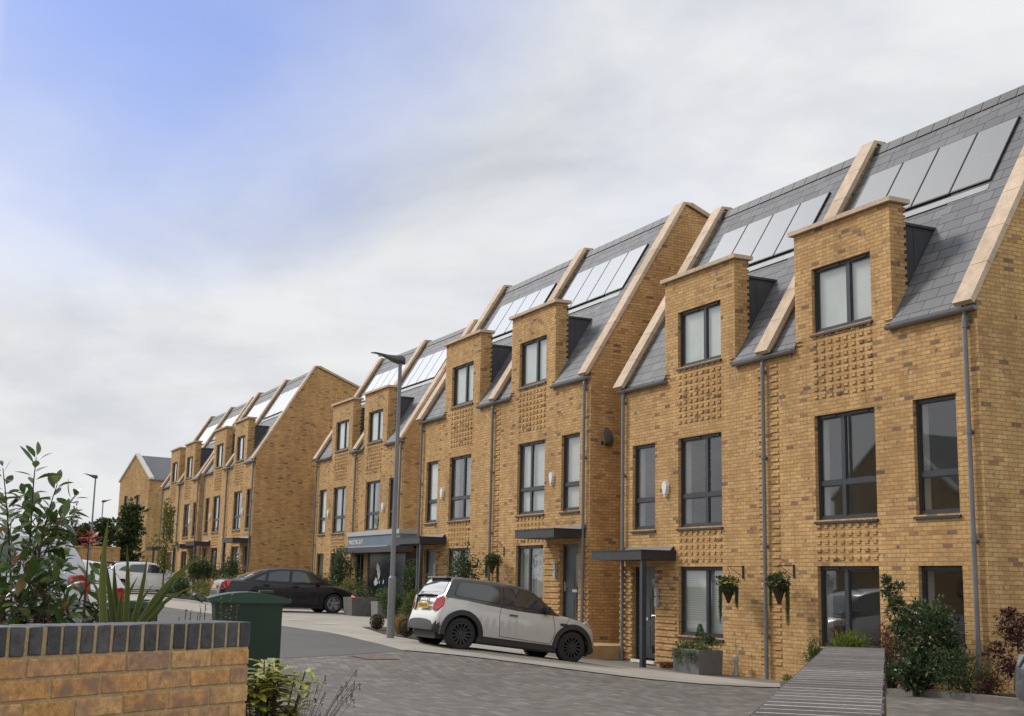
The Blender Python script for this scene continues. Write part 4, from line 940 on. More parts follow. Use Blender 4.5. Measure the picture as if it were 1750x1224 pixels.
            if s.get('arch_trim'):
                at = MB(); yo = sgn*(float(np.interp(a, xs, hw))*.985); n = 20; r0, r1 = ra-.004, ra+s['arch_trim']; prev = None
                for k in range(n+1):
                    an = -.30+(math.pi+.60)*k/n; c_, s_ = math.cos(an), math.sin(an)
                    if wr+r1*s_ < .2: continue
                    cur = [at.P((a+r0*c_, yo-sgn*.05, wr+r0*s_)), at.P((a+r0*c_, yo+sgn*.022, wr+r0*s_)), at.P((a+r1*c_, yo+sgn*.012, wr+r1*s_)), at.P((a+r1*c_, yo-sgn*.06, wr+r1*s_))]
                    if prev: 
                        for j in range(3): at.F([prev[j], cur[j], cur[j+1], prev[j+1]])
                    prev = cur
                at.build('arch_trim', M['trim'], root, recalc=True)
    # mirrors, handles, lines
    for sgn in (1, -1):
        mx, mz = s['mirror']; mm = MB(); yy = sgn*(wid(mx, mz)+.09)
        mm.obox((mx-.02, yy, mz), (1, 0, 0), (0, 1, 0), (0, 0, 1), .055, .085, .065); mm.obox((mx+.01, yy-sgn*.09, mz-.05), (1, 0, 0), (0, 1, 0), (0, 0, 1), .03, .05, .02); mo = mm.build('mirror', s.get('mirror_mat', M['trim']), root, recalc=True)
        bv = mo.modifiers.new('bevel', 'BEVEL'); bv.width = .03; bv.segments = 3
        for hx, hz in s['handles']:
            hh = MB(); yy = sgn*(float(np.interp(hx, xs, hw))*.985+.012); hh.obox((hx, yy, hz), (1, 0, 0), (0, 1, 0), (0, 0, 1), .095, .014, .016); hh.build('door_handle', s.get('handle_mat', M['chrome']), root)
        for ln in s.get('seams', []):
            sm = MB(); 
            for (x0, z0), (x1, z1) in zip(ln[:-1], ln[1:]):
                for k in range(6):
                    xa, za = x0+(x1-x0)*k/6, z0+(z1-z0)*k/6; xb, zb2 = x0+(x1-x0)*(k+1)/6, z0+(z1-z0)*(k+1)/6
                    def Y(x, z):
                        i0 = float(np.interp(x, xs, zbot)); i1 = float(np.interp(x, xs, zt))-.07; u_ = (z-i0)/max(1e-6, i1-i0)
                        return float(np.interp(x, xs, hw))*(1-.055*max(0, (u_-.55)/.45)**2-.05*max(0, (.35-u_)/.35)**2)
                    dx, dz = xb-xa, zb2-za; L_ = math.hypot(dx, dz) or 1; ox, oz = -dz/L_*.0045, dx/L_*.0045
                    sm.poly([(xa-ox, sgn*(Y(xa, za)+.003), za-oz), (xb-ox, sgn*(Y(xb, zb2)+.003), zb2-oz), (xb+ox, sgn*(Y(xb, zb2)+.003), zb2+oz), (xa+ox, sgn*(Y(xa, za)+.003), za+oz)])
            sm.build('door_seam', M['black'], root)
    def on_body(x, y, z): return (x, y, z)
    for nm, mt, pts, th in s.get('extras', []):      # (name, material, list of 3D points of a panel, thickness) mirrored on both sides
        for sgn in (1, -1):
            e = MB(); P_ = [Vector((p[0], sgn*p[1], p[2])) for p in pts]; nrm = (P_[1]-P_[0]).cross(P_[-1]-P_[0]).normalized()*th
            A = [e.P(p-nrm) for p in P_]; B = [e.P(p+nrm) for p in P_]; e.F(A); e.F(list(reversed(B)))
            for k in range(len(A)): e.F([A[k], B[k], B[(k+1) % len(A)], A[(k+1) % len(A)]])
            eo = e.build(nm, mt, root, recalc=True); bv = eo.modifiers.new('bevel', 'BEVEL'); bv.width = min(.012, th*.8); bv.segments = 2
    for nm, mt, c, hx, hy, hz, bw in s.get('boxes', []):
        e = MB(); e.obox(c, (1, 0, 0), (0, 1, 0), (0, 0, 1), hx, hy, hz); eo = e.build(nm, mt, root)
        if bw: bv = eo.modifiers.new('bevel', 'BEVEL'); bv.width = bw; bv.segments = 3
    return root
def dark_glass(name, col, spec=.5): return mat(name, col, .04, 0, spec, coat=1.0)
M['side_glass'] = dark_glass('car_side_glass', (.035, .042, .042)); M['screen_glass'] = dark_glass('car_screen_glass', (.05, .058, .062))
MINI = dict(rear=-1.89, front=1.95, axle_r=-1.2475, axle_f=1.2475, wr=.315, W=1.73,
 top=[(-1.89, .47), (-1.87, .62), (-1.80, .70), (-1.77, .80), (-1.72, .95), (-1.62, 1.02), (-1.2, 1.01), (0, .955), (.95, .93), (1.15, .925), (1.6, .85), (1.82, .76), (1.91, .62), (1.95, .50)],
 hw=[(-1.89, .62), (-1.84, .74), (-1.74, .81), (-1.5, .845), (-1.2, .862), (-.7, .850), (0, .845), (.8, .852), (1.25, .862), (1.55, .80), (1.75, .73), (1.88, .60), (1.95, .48)],
 bot=[(-1.89, .33), (-1.7, .25), (-1, .20), (1.2, .20), (1.7, .2), (1.95, .26)],
 roof=[(-1.72, .98), (-1.60, 1.22), (-1.48, 1.385), (-1.3, 1.405), (-.6, 1.42), (-.1, 1.405), (.25, 1.36), (.5, 1.22), (.75, 1.05), (.95, .93)], belt=[(-1.8, 1.02), (-1.2, 1.0), (0, .955), (1, .91)], wb=.80, wt=.60,
 windows=[[(.70, .965), (.28, 1.31), (.05, 1.335), (-.37, 1.345), (-.37, .985)], [(-.43, .988), (-.43, 1.345), (-1.28, 1.33), (-1.38, 1.28), (-1.47, 1.06), (-1.44, 1.03)]],
 screen=(.36, .86, .86), rear_screen=(-1.685, -1.53, .86), mirror=(.62, 1.0), handles=[(-.16, .80)], spokes=14, spoke_w=(.016, .018), rim_mat=None, arch_trim=.095,
 seams=[[(-.42, .95), (-.46, .75), (-.42, .36), (.72, .33), (.82, .55), (.76, .92)], [(1.15, .90), (1.0, .66)]])
MINI['rim_mat'] = mat('black_alloy', rough=.45, fn=soft((.012, .012, .012), (.022, .022, .022), 6)); MINI['roof_mat'] = paint('black_brown_roof_paint', (.030, .020, .017))
MINI['extras'] = [('taillight', M['chrome'], [(-1.845, .50, .70), (-1.78, .66, .70), (-1.70, .765, .80), (-1.665, .765, .98), (-1.715, .70, 1.025), (-1.785, .56, .99), (-1.83, .49, .84)], .016),
 ('taillight', M['red_lens'], [(-1.862, .52, .72), (-1.80, .66, .72), (-1.722, .765, .81), (-1.69, .765, .965), (-1.735, .70, 1.0), (-1.80, .575, .97), (-1.845, .51, .84)], .020),
 ('headlight', M['clear_lens'], [(1.72, .55, .68), (1.60, .74, .70), (1.50, .76, .83), (1.62, .66, .88), (1.74, .54, .83)], .03),
 ('reflector', M['red_lens'], [(-1.868, .60, .36), (-1.80, .72, .36), (-1.80, .72, .43), (-1.868, .60, .43)], .012),
 ('side_vent', M['trim'], [(.92, .863, .72), (1.08, .867, .72), (1.10, .862, .77), (.92, .858, .77)], .008),]
def squeeze(v, x0=-1.3, k=.86): return x0+(v-x0)*k if v < x0 else v
for key in ('top', 'hw', 'bot', 'roof', 'belt'): MINI[key] = [(squeeze(x), z) for x, z in MINI[key]]
MINI['rear'] = squeeze(MINI['rear']); MINI['rear_screen'] = (squeeze(-1.685), squeeze(-1.53), .86)
MINI['windows'] = [[(squeeze(x), z) for x, z in w] for w in MINI['windows']]
MINI['extras'] = [(n_, m_, [(squeeze(x), y, z) for x, y, z in p], t) for n_, m_, p, t in MINI['extras']]
MINI['trim_fn'] = lambda x, z: (x < -1.3 and z < .47) or z < .30 or (x > 1.45 and z < .36)
MINI['boxes'] = [('number_plate', M['plate'], (-1.862, 0, .795), .012, .26, .055, .004), ('bootlid_handle', M['chrome'], (-1.82, 0, .905), .03, .19, .035, .02), ('spoiler', MINI['roof_mat'], (-1.47, 0, 1.378), .12, .50, .014, .010), ('rear_wiper', M['black'], (-1.735, .1, 1.02), .015, .22, .012, .004), ('sill', M['trim'], (0, .79, .235), .85, .05, .055, .02), ('sill', M['trim'], (0, -.79, .235), .85, .05, .055, .02), ('aerial', M['black'], (-1.2, 0, 1.46), .02, .01, .05, .004)]
MINI['boxes'] = [(n_, m_, (squeeze(c[0]), c[1], c[2]), a_, b_, c_, d_) for n_, m_, c, a_, b_, c_, d_ in MINI['boxes']]
silver = paint('silver_grey_paint', (.47, .46, .43), .2, .35)
mini = car('parked_hatchback', 'silver hatchback with a dark roof and black wheels parked nose in to the houses', (-24.15, 11.53, -1.462), R(90), MINI, silver, pitch=R(-6.2))
pc = MB()
for k in range(7): pc.obox((squeeze(-1.862)-.0135, -.20+k*.065, .795), (1, 0, 0), (0, 1, 0), (0, 0, 1), .002, .018 if k % 2 else .012, .036)
pc.build('plate_characters', M['black'], [c for c in mini.children if c.name.startswith('number_plate')][0])
SALOON = dict(rear=-2.44, front=2.38, axle_r=-1.395, axle_f=1.395, wr=.32, W=1.83,
 top=[(-2.44, .62), (-2.41, .80), (-2.36, .97), (-2.2, 1.02), (-1.7, 1.03), (-1.0, .985), (0, .965), (.9, .955), (1.3, .945), (1.8, .86), (2.15, .77), (2.32, .66), (2.38, .50)],
 hw=[(-2.44, .66), (-2.36, .78), (-2.1, .87), (-1.4, .91), (0, .91), (1.4, .905), (1.9, .83), (2.2, .74), (2.38, .56)], bot=[(-2.44, .36), (-2.2, .27), (-1, .22), (1.3, .2), (2, .2), (2.38, .25)],
 roof=[(-1.75, 1.02), (-1.3, 1.22), (-.85, 1.385), (-.5, 1.425), (0, 1.44), (.35, 1.425), (.55, 1.38), (.95, 1.18), (1.4, .95)], belt=[(-1.9, 1.03), (-1, .99), (0, .965), (1.5, .93)], wb=.83, wt=.60,
 windows=[[(.97, .975), (.55, 1.29), (.25, 1.355), (-.02, 1.365), (-.10, .99)], [(-.16, .992), (-.09, 1.365), (-.55, 1.35), (-.85, 1.27), (-.90, 1.01)], [(-.97, 1.015), (-.93, 1.24), (-1.08, 1.18), (-1.32, 1.04)]],
 screen=(.60, 1.3, .87), rear_screen=(-1.62, -.95, .87), mirror=(.86, .99), handles=[(.05, .86), (-.93, .88)], spokes=5, spoke_w=(.05, .035), mirror_mat=None,
 seams=[[(-.13, .96), (-.10, .32), (.95, .32), (1.03, .55), (1.0, .93)], [(-.13, .32), (-.92, .33), (-1.1, .62), (-1.02, .97)], [(-2.0, .60), (-.13, .585), (1.02, .57)]])
navy = mat('dark_navy_paint', (.006, .006, .010), .42, 0, .35, coat=.45); SALOON['mirror_mat'] = navy; SALOON['handle_mat'] = navy
SALOON['extras'] = [('taillight', M['red_lens'], [(-2.43, .62, .72), (-2.33, .82, .72), (-2.18, .875, .80), (-2.10, .85, .99), (-2.24, .80, 1.0), (-2.38, .74, .93)], .02), ('headlight', M['clear_lens'], [(2.28, .52, .60), (2.12, .78, .62), (2.06, .78, .74), (2.20, .66, .76), (2.29, .50, .72)], .02), ('indicator', M['indicator'], [(2.17, .775, .56), (2.03, .835, .56), (2.03, .835, .62), (2.17, .775, .62)], .012),
 ('bumper', M['trim'], [(2.40, .1, .27), (2.36, .60, .27), (2.1, .80, .27), (2.1, .82, .42), (2.38, .60, .46), (2.41, .1, .46)], .012)]
SALOON['boxes'] = [('number_plate', M['plate'], (-2.44, 0, .78), .01, .26, .055, .004), ('grille', M['trim'], (2.33, 0, .60), .02, .32, .09, .02)]
zz = tz(-42.45, 12.0)
car('parked_saloon', 'long black saloon parked beyond the bin with one orange lamp lit', (-42.5, 12.32, zz-.02), R(90), SALOON, navy, pitch=R(-.7))
HATCH = dict(rear=-2.05, front=2.2, axle_r=-1.32, axle_f=1.32, wr=.32, W=1.8,
 top=[(-2.05, .58), (-2.02, .78), (-1.97, .97), (-1.7, 1.04), (-.8, 1.0), (0, .97), (1.0, .95), (1.3, .95), (1.75, .85), (2.02, .74), (2.15, .6), (2.2, .46)],
 hw=[(-2.05, .66), (-1.95, .80), (-1.6, .88), (-1.2, .90), (0, .895), (1.3, .895), (1.75, .83), (2.02, .72), (2.2, .52)], bot=[(-2.05, .36), (-1.8, .26), (-1, .21), (1.3, .2), (1.9, .2), (2.2, .25)],
 roof=[(-1.96, 1.0), (-1.82, 1.22), (-1.62, 1.40), (-1.2, 1.46), (-.5, 1.49), (0, 1.485), (.35, 1.44), (.8, 1.2), (1.3, .95)], belt=[(-2, 1.05), (-1, 1.01), (0, .975), (1.4, .93)], wb=.83, wt=.61,
 windows=[[(.92, .985), (.42, 1.33), (.12, 1.395), (-.12, 1.40), (-.15, .995)], [(-.2, .997), (-.17, 1.40), (-.75, 1.385), (-1.0, 1.34), (-1.02, 1.03)], [(-1.08, 1.04), (-1.06, 1.33), (-1.3, 1.27), (-1.5, 1.10)]],
 screen=(.48, 1.2, .87), rear_screen=(-1.93, -1.66, .84), mirror=(.80, 1.0), handles=[(-.05, .86), (-.95, .9)], spokes=7, spoke_w=(.03, .025),
 seams=[[(-.17, .97), (-.14, .32), (.85, .32), (.95, .55), (.92, .94)], [(-.17, .32), (-.85, .33), (-1.0, .62), (-.98, 1.0)]])
HATCH['extras'] = [('taillight', M['red_lens'], [(-2.04, .60, .74), (-1.96, .80, .74), (-1.74, .885, .86), (-1.70, .865, .98), (-1.86, .83, 1.02), (-2.0, .70, .92)], .022), ('headlight', M['clear_lens'], [(2.08, .52, .62), (1.88, .79, .64), (1.72, .82, .80), (1.95, .66, .80)], .02)]
HATCH['boxes'] = [('number_plate', M['plate'], (-2.05, 0, .70), .01, .26, .055, .004), ('spoiler', M['trim'], (-1.68, 0, 1.425), .09, .5, .014, .008)]
white_p = paint('white_car_paint', (.74, .73, .72)); white_q = paint('pearl_white_car_paint', (.68, .69, .70)); grey_p = paint('dark_grey_car_paint', (.085, .088, .10), .4); sil2 = paint('pale_silver_car_paint', (.42, .42, .42), .4)
HATCH['mirror_mat'] = white_p; HATCH['handle_mat'] = white_p
car('parked_hatchback', 'white hatchback parked nose in beside the slender tree in the distance', (-65.0, 11.75, tz(-65, 11)+.01), R(90), HATCH, white_p, group='cars parked in the distance')
car('parked_hatchback', 'dark grey hatchback parked behind the distant white hatchback, only its tail showing', (-68.6, 11.9, tz(-68.6, 11.9)), R(90), HATCH, grey_p, group='cars parked in the distance')
SUV = dict(HATCH); up = .22
SUV['wr'] = .35; SUV['top'] = [(x, z+.14) for x, z in HATCH['top']]; SUV['roof'] = [(-2.0, 1.12), (-1.88, 1.4), (-1.72, 1.62), (-1.3, 1.68), (-.5, 1.70), (.1, 1.69), (.45, 1.63), (.85, 1.36), (1.3, 1.09)]; SUV['belt'] = [(x, z+.14) for x, z in HATCH['belt']]
SUV['windows'] = [[(x, z+.14+(.06 if z > 1.2 else 0)) for x, z in w] for w in HATCH['windows']]; SUV['rear_screen'] = (-1.95, -1.76, .84); SUV['mirror'] = (.82, 1.16); SUV['handles'] = [(-.05, 1.0), (-.95, 1.04)]
SUV['extras'] = [(n_, m_, [(x, y, z+.14) for x, y, z in p], t) for n_, m_, p, t in HATCH['extras']]; SUV['boxes'] = [('number_plate', M['plate'], (-2.05, 0, .84), .01, .26, .055, .004), ('roof_rail', M['chrome'], (-.5, .55, 1.72), .9, .015, .015, .01), ('roof_rail', M['chrome'], (-.5, -.55, 1.72), .9, .015, .015, .01)]
SUV['seams'] = [[(x, z+.14) for x, z in l] for l in HATCH['seams']]
car('parked_estate', 'large pale silver car seen through the leaves at the left edge', (-20.0, .68, tz(-20, .5)), R(-90), SUV, sil2, group='cars parked behind the leaves')
car('parked_hatchback', 'white hatchback seen between the sword leaves with its red tail lamp showing', (-22.9, 1.72, tz(-22.9, 1.7)), R(-90), HATCH, white_q, group='cars parked behind the leaves')
car('parked_hatchback', 'grey car of which only the nose shows at the right edge beside the shrub bed', (-10.70, 14.45, -1.60), R(180), HATCH, grey_p)

# ------------------------------------------------------------------ plants
def leaf_mat(name, stops, rough=.45, spec=.4, trans=.25, varieg=None):
    m = bpy.data.materials.new(name); m.use_nodes = True; nt = m.node_tree; b = nt.nodes['Principled BSDF']; b.inputs['Roughness'].default_value = rough; b.inputs['Specular IOR Level'].default_value = spec
    g = nt.nodes.new('ShaderNodeNewGeometry'); c = ramp(nt, g.outputs['Random Per Island'], stops)
    if varieg:
        n = noise_t(nt, objc(nt), varieg[1], 2, .5); c = mixc(nt, math_n(nt, 'MULTIPLY', math_n(nt, 'SUBTRACT', n, varieg[2]), 14, True), c, varieg[0])
    nt.links.new(c, b.inputs['Base Color'])
    if trans:
        out = nt.nodes['Material Output']; tr = nt.nodes.new('ShaderNodeBsdfTranslucent'); mx = nt.nodes.new('ShaderNodeMixShader'); mx.inputs[0].default_value = trans
        hs = nt.nodes.new('ShaderNodeHueSaturation'); hs.inputs['Value'].default_value = 1.6; nt.links.new(c, hs.inputs['Color']); nt.links.new(hs.outputs[0], tr.inputs[0])
        nt.links.new(b.outputs[0], mx.inputs[1]); nt.links.new(tr.outputs[0], mx.inputs[2]); nt.links.new(mx.outputs[0], out.inputs[0])
    return m
LM = {
 'dark': leaf_mat('dark_green_leaf', [(0, (0.022, 0.041, 0.014)), (.5, (0.041, 0.070, 0.022)), (.85, (0.068, 0.101, 0.032)), (1, (0.115, 0.142, 0.047))]),
 'mid': leaf_mat('mid_green_leaf', [(0, (0.041, 0.068, 0.018)), (.5, (0.074, 0.115, 0.030)), (1, (0.142, 0.182, 0.049))]),
 'bright': leaf_mat('bright_green_leaf', [(0, (.07, .10, .016)), (.5, (.13, .175, .028)), (1, (.22, .25, .05))]),
 'yellow': leaf_mat('yellow_green_leaf', [(0, (.07, .085, .02)), (.5, (.14, .14, .03)), (1, (.25, .21, .05))]),
 'grey': leaf_mat('grey_green_leaf', [(0, (.05, .06, .035)), (.5, (.085, .095, .065)), (1, (.14, .145, .105))]),
 'red': leaf_mat('red_leaf', [(0, (.13, .018, .010)), (.5, (.26, .035, .016)), (1, (.36, .08, .02))]),
 'brownred': leaf_mat('brown_red_leaf', [(0, (.05, .016, .012)), (.5, (.10, .034, .022)), (1, (.17, .075, .035))]),
 'purple': leaf_mat('purple_leaf', [(0, (.03, .012, .014)), (.5, (.06, .022, .022)), (1, (.10, .045, .035))]),
 'aucuba': leaf_mat('variegated_leaf', [(0, (0.081, 0.121, 0.024)), (.5, (0.149, 0.203, 0.038)), (1, (0.230, 0.270, 0.054))], .3, .5, .2, ((.50, .45, .09), 38, .47)),
 'camellia': leaf_mat('glossy_evergreen_leaf', [(0, (0.021, 0.039, 0.016)), (.6, (0.046, 0.074, 0.026)), (.9, (0.096, 0.131, 0.049)), (.975, (0.157, 0.176, 0.079)), (1, (0.600, 0.600, 0.281))], .32, .5, .15),
 'photinia': leaf_mat('large_glossy_leaf', [(0, (0.027, 0.057, 0.016)), (.5, (0.057, 0.101, 0.024)), (.85, (0.101, 0.149, 0.038)), (.93, (0.162, 0.176, 0.068)), (1, (0.203, 0.068, 0.027))], .26, .5, .25),
 'sword': leaf_mat('sword_leaf', [(0, (.035, .055, .016)), (.5, (.060, .085, .024)), (1, (.10, .125, .04))], .42, .4, .15),
 'sword_edge': leaf_mat('sword_leaf_margin', [(0, (.24, .23, .07)), (1, (.32, .29, .10))], .45, .4, .15),
 'tan': leaf_mat('dry_grass_blade', [(0, (.22, .12, .04)), (.5, (.36, .22, .09)), (1, (.45, .30, .14))]),
 'ball': leaf_mat('clipped_box_leaf', [(0, (0.027, 0.030, 0.008)), (.5, (0.061, 0.057, 0.014)), (1, (0.135, 0.101, 0.024))]),
 'petal_y': leaf_mat('yellow_petal', [(0, (.55, .42, .04)), (1, (.70, .60, .20))]), 'petal_w': leaf_mat('white_petal', [(0, (.55, .50, .48)), (.7, (.72, .70, .66)), (1, (.60, .30, .33))]), 'petal_r': leaf_mat('red_petal', [(0, (.35, .03, .04)), (1, (.50, .10, .10))]),
}
M['bark'] = mat('grey_brown_bark', rough=.95, fn=soft((.045, .034, .026), (.10, .08, .062), 12, .4)); M['twig'] = mat('red_brown_twig', rough=.8, fn=soft((.05, .022, .016), (.09, .045, .03), 20))
def leaf(mb, p, d, up, L, W, fold=.25, mi=0, droop=0.0):
    p = Vector(p); d = Vector(d).normalized(); s = d.cross(up)
    if s.length < .05: s = d.cross(Vector((1, .3, 0)))
    s.normalize(); n = s.cross(d).normalized(); f = n*W*fold
    a = mb.P(p); m1 = mb.P(p+d*L*.42+s*W*.5+f); m2 = mb.P(p+d*L*.42-s*W*.5+f); t = mb.P(p+d*L-n*L*droop); mb.F([a, m1, t], mi); mb.F([a, t, m2], mi)
def big_leaf(mb, p, d, up, L, W, mi=0, curl=.18, fold=.2):
    p = Vector(p); d = Vector(d).normalized(); s = d.cross(up)
    if s.length < .05: s = d.cross(Vector((1, .3, 0)))
    s.normalize(); n = s.cross(d).normalized(); pr = [(0, .04), (.18, .55), (.38, .95), (.58, 1.0), (.78, .72), (.92, .32), (1, .02)]; rows = []
    for t, w in pr:
        c = p+d*L*t-n*L*curl*t*t; e = n*W*.5*w*fold; rows.append((mb.P(c+s*W*.5*w+e), mb.P(c), mb.P(c-s*W*.5*w+e)))
    for a, b in zip(rows[:-1], rows[1:]): mb.F([a[0], b[0], b[1], a[1]], mi); mb.F([a[1], b[1], b[2], a[2]], mi)
def rdir(rng):
    z = rng.uniform(-1, 1); a = rng.uniform(0, 6.283); r = math.sqrt(1-z*z); return Vector((r*math.cos(a), r*math.sin(a), z))
def foliage(mb, rng, c, rad, n, L, W, lumps=9, fill=.55, upb=.35, droop=.1):
    """leaves gathered in clumps through an uneven ellipsoid"""
    c = Vector(c); cl = []
    for k in range(lumps):
        q = rdir(rng); f = rng.uniform(.25, .80); cl.append((Vector((q.x*rad[0]*f, q.y*rad[1]*f, q.z*rad[2]*f)), rng.uniform(.30, .58)))
    for k in range(n):
        o, f = cl[rng.randrange(lumps)]; q = rdir(rng); r = rng.uniform(fill, 1.0)*f
        p = c+o+Vector((q.x*rad[0]*r, q.y*rad[1]*r, q.z*rad[2]*r)); d = (q*.9+rdir(rng)*.7+Vector((0, 0, upb))); l = L*rng.uniform(.65, 1.3)
        leaf(mb, p, d, Vector((0, 0, 1))+rdir(rng)*.5, l, W*l/L, .25, 0, droop)
def shrub(name, label, x, y, w, h, kind, n, L, W=None, z=None, group=None, lumps=10, depth=None, cat='shrub', seed=None, stems=5, upb=.35, base=.0, lean=(0, 0)):
    z = tz(x, y)+.03 if z is None else z; rng = random.Random(seed if seed is not None else int(abs(x*131+y*977)*7)); root = empty(name, (x, y, z)); tag(root, label, cat, group)
    mb = MB(); foliage(mb, rng, (lean[0], lean[1], base+(h-base)*.52), (w*.56, (depth or w)*.56, (h-base)*.53), int(n*1.6), L*1.1, (W or L*.5)*1.15, lumps+4, fill=.35, upb=upb); mb.build('foliage', LM[kind], root, uv=False)
    s = MB()
    for k in range(stems):
        a = rng.uniform(0, 6.28); r = rng.uniform(.1, .38)*w; s.tube([(rng.uniform(-.04, .04), rng.uniform(-.04, .04), -.08), (r*.4*math.cos(a)+lean[0]*.4, r*.4*math.sin(a), h*.35), (r*math.cos(a)+lean[0], r*math.sin(a)+lean[1], h*.82)], [.012+h*.008, .008+h*.004, .004], 5)
    s.build('stems', M['bark'], root, uv=False); return root
def tree(name, label, x, y, h, w, crown0, kind, n, L, group=None, trunk=.07, seed=1, lumps=16, z=None, cat='tree'):
    z = tz(x, y) if z is None else z; rng = random.Random(seed); root = empty(name, (x, y, z)); tag(root, label, cat, group)
    t = MB(); pts = [(0, 0, -.2)]
    for k in range(1, 7): pts.append((rng.uniform(-.03, .03)*h*.3, rng.uniform(-.03, .03)*h*.3, h*.96*k/6))
    t.tube(pts, [trunk*(1-.14*k) for k in range(7)], 8)
    mb = MB(); H = h-crown0
    for k in range(lumps):
        f = (k+.5)/lumps; zc = crown0+H*f; rr = w/2*(math.sin(math.pi*min(1, .18+f*.78))**.7); a = k*2.4+rng.uniform(-.4, .4); r = rr*rng.uniform(.25, .75)
        c = Vector((r*math.cos(a), r*math.sin(a), zc)); t.tube([(0, 0, max(.1, zc-H*.12)), (c.x*.6, c.y*.6, zc-H*.03), tuple(c)], [trunk*.35, trunk*.22, .006], 5)
        foliage(mb, rng, c, (w*.27, w*.27, H*.13), int(n*1.7)//lumps, L*1.15, L*.7, 5)
    t.build('trunk', M['bark'], root, uv=False); mb.build('crown', LM[kind], root, uv=False); return root
# foreground: large-leaved shrub behind the garden wall
PH=[((-6.141, 0.935, -0.247), (-6.005, 0.898, 0.252), 0.046) ,((-6.226, 0.995, -0.25), (-6.141, 0.897, 0.136), 0.036) ,((-6.165, 1.004, -0.248), (-6.074, 0.999, -0.061), 0.03) ,((-5.994, 1.004, -0.241), (-5.882, 0.967, 0.133), 0.034) ,((-6.032, 1.042, -0.242), (-5.9, 1.062, 0.092), 0.034) ,((-5.968, 1.056, -0.24), (-5.732, 1.285, 0.11), 0.05) ,((-6.063, 1.096, -0.243), (-5.878, 1.278, -0.041), 0.03) ,((-5.921, 1.038, -0.238), (-5.757, 1.164, -0.003), 0.03) ,((-6.195, 1.059, -0.249), (-6.065, 1.128, -0.045), 0.028) ,((-6.317, 1.042, -0.254), (-6.194, 1.079, -0.007), 0.028) ,((-6.254, 0.937, -0.252), (-6.192, 0.852, -0.012), 0.032) ,((-6.274, 1.014, -0.252), (-6.181, 0.963, 0.058), 0.04) ,((-5.964, 1.066, -0.239), (-5.841, 1.149, -0.107), 0.022) ,]
PS=[((-6.949, 0.697, -0.324), (-6.869, 0.638, 0.228), (-6.799, 0.642, 0.572)), ((-7.173, 0.705, -0.335), (-7.054, 0.718, 0.236), (-6.984, 0.774, 0.454)), ((-7.084, 0.654, -0.33), (-6.939, 0.737, 0.204), (-6.848, 0.849, 0.39)), ((-7.097, 0.627, -0.331), (-7.027, 0.582, 0.141), (-6.989, 0.504, 0.524)), ((-6.892, 0.582, -0.322), (-6.836, 0.511, 0.136), (-6.831, 0.406, 0.42)), ((-6.828, 0.712, -0.319), (-6.772, 0.676, 0.053), (-6.719, 0.704, 0.255)), ((-6.619, 0.906, -0.309), (-6.571, 0.902, -0.055), (-6.53, 0.89, 0.185)), ((-6.764, 0.843, -0.315), (-6.715, 0.873, -0.143), (-6.655, 0.944, -0.012)), ((-6.707, 0.727, -0.313), (-6.682, 0.676, -0.06), (-6.698, 0.586, 0.079)), ((-7.343, 0.591, -0.343), (-7.288, 0.592, -0.068), (-7.22, 0.585, 0.298)), ((-7.59, 0.551, -0.354), (-7.515, 0.541, 0.054), (-7.424, 0.613, 0.338)), ((-6.858, 0.883, -0.32), (-6.835, 0.86, -0.146), (-6.839, 0.8, -0.016)), ((-6.648, 0.614, -0.31), (-6.619, 0.595, -0.116), (-6.568, 0.662, -0.018)), ((-6.58, 0.753, -0.307), (-6.566, 0.727, -0.169), (-6.561, 0.691, -0.059)), ((-6.713, 0.947, -0.313), (-6.683, 0.962, -0.198), (-6.647, 1.001, -0.111)), ((-6.679, 0.551, -0.312), (-6.66, 0.522, -0.146), (-6.664, 0.458, -0.008)), ((-6.503, 0.678, -0.303), (-6.501, 0.628, -0.168), (-6.525, 0.545, -0.088)), ((-6.454, 0.778, -0.301), (-6.446, 0.756, -0.206), (-6.409, 0.814, -0.164)), ((-7.255, 0.771, -0.338), (-7.191, 0.767, -0.003), (-7.13, 0.855, 0.09)), ((-7.534, 0.666, -0.351), (-7.426, 0.709, 0.089), (-7.345, 0.788, 0.311)), ((-7.137, 0.546, -0.333), (-7.106, 0.455, 0.049), (-7.11, 0.352, 0.284))]
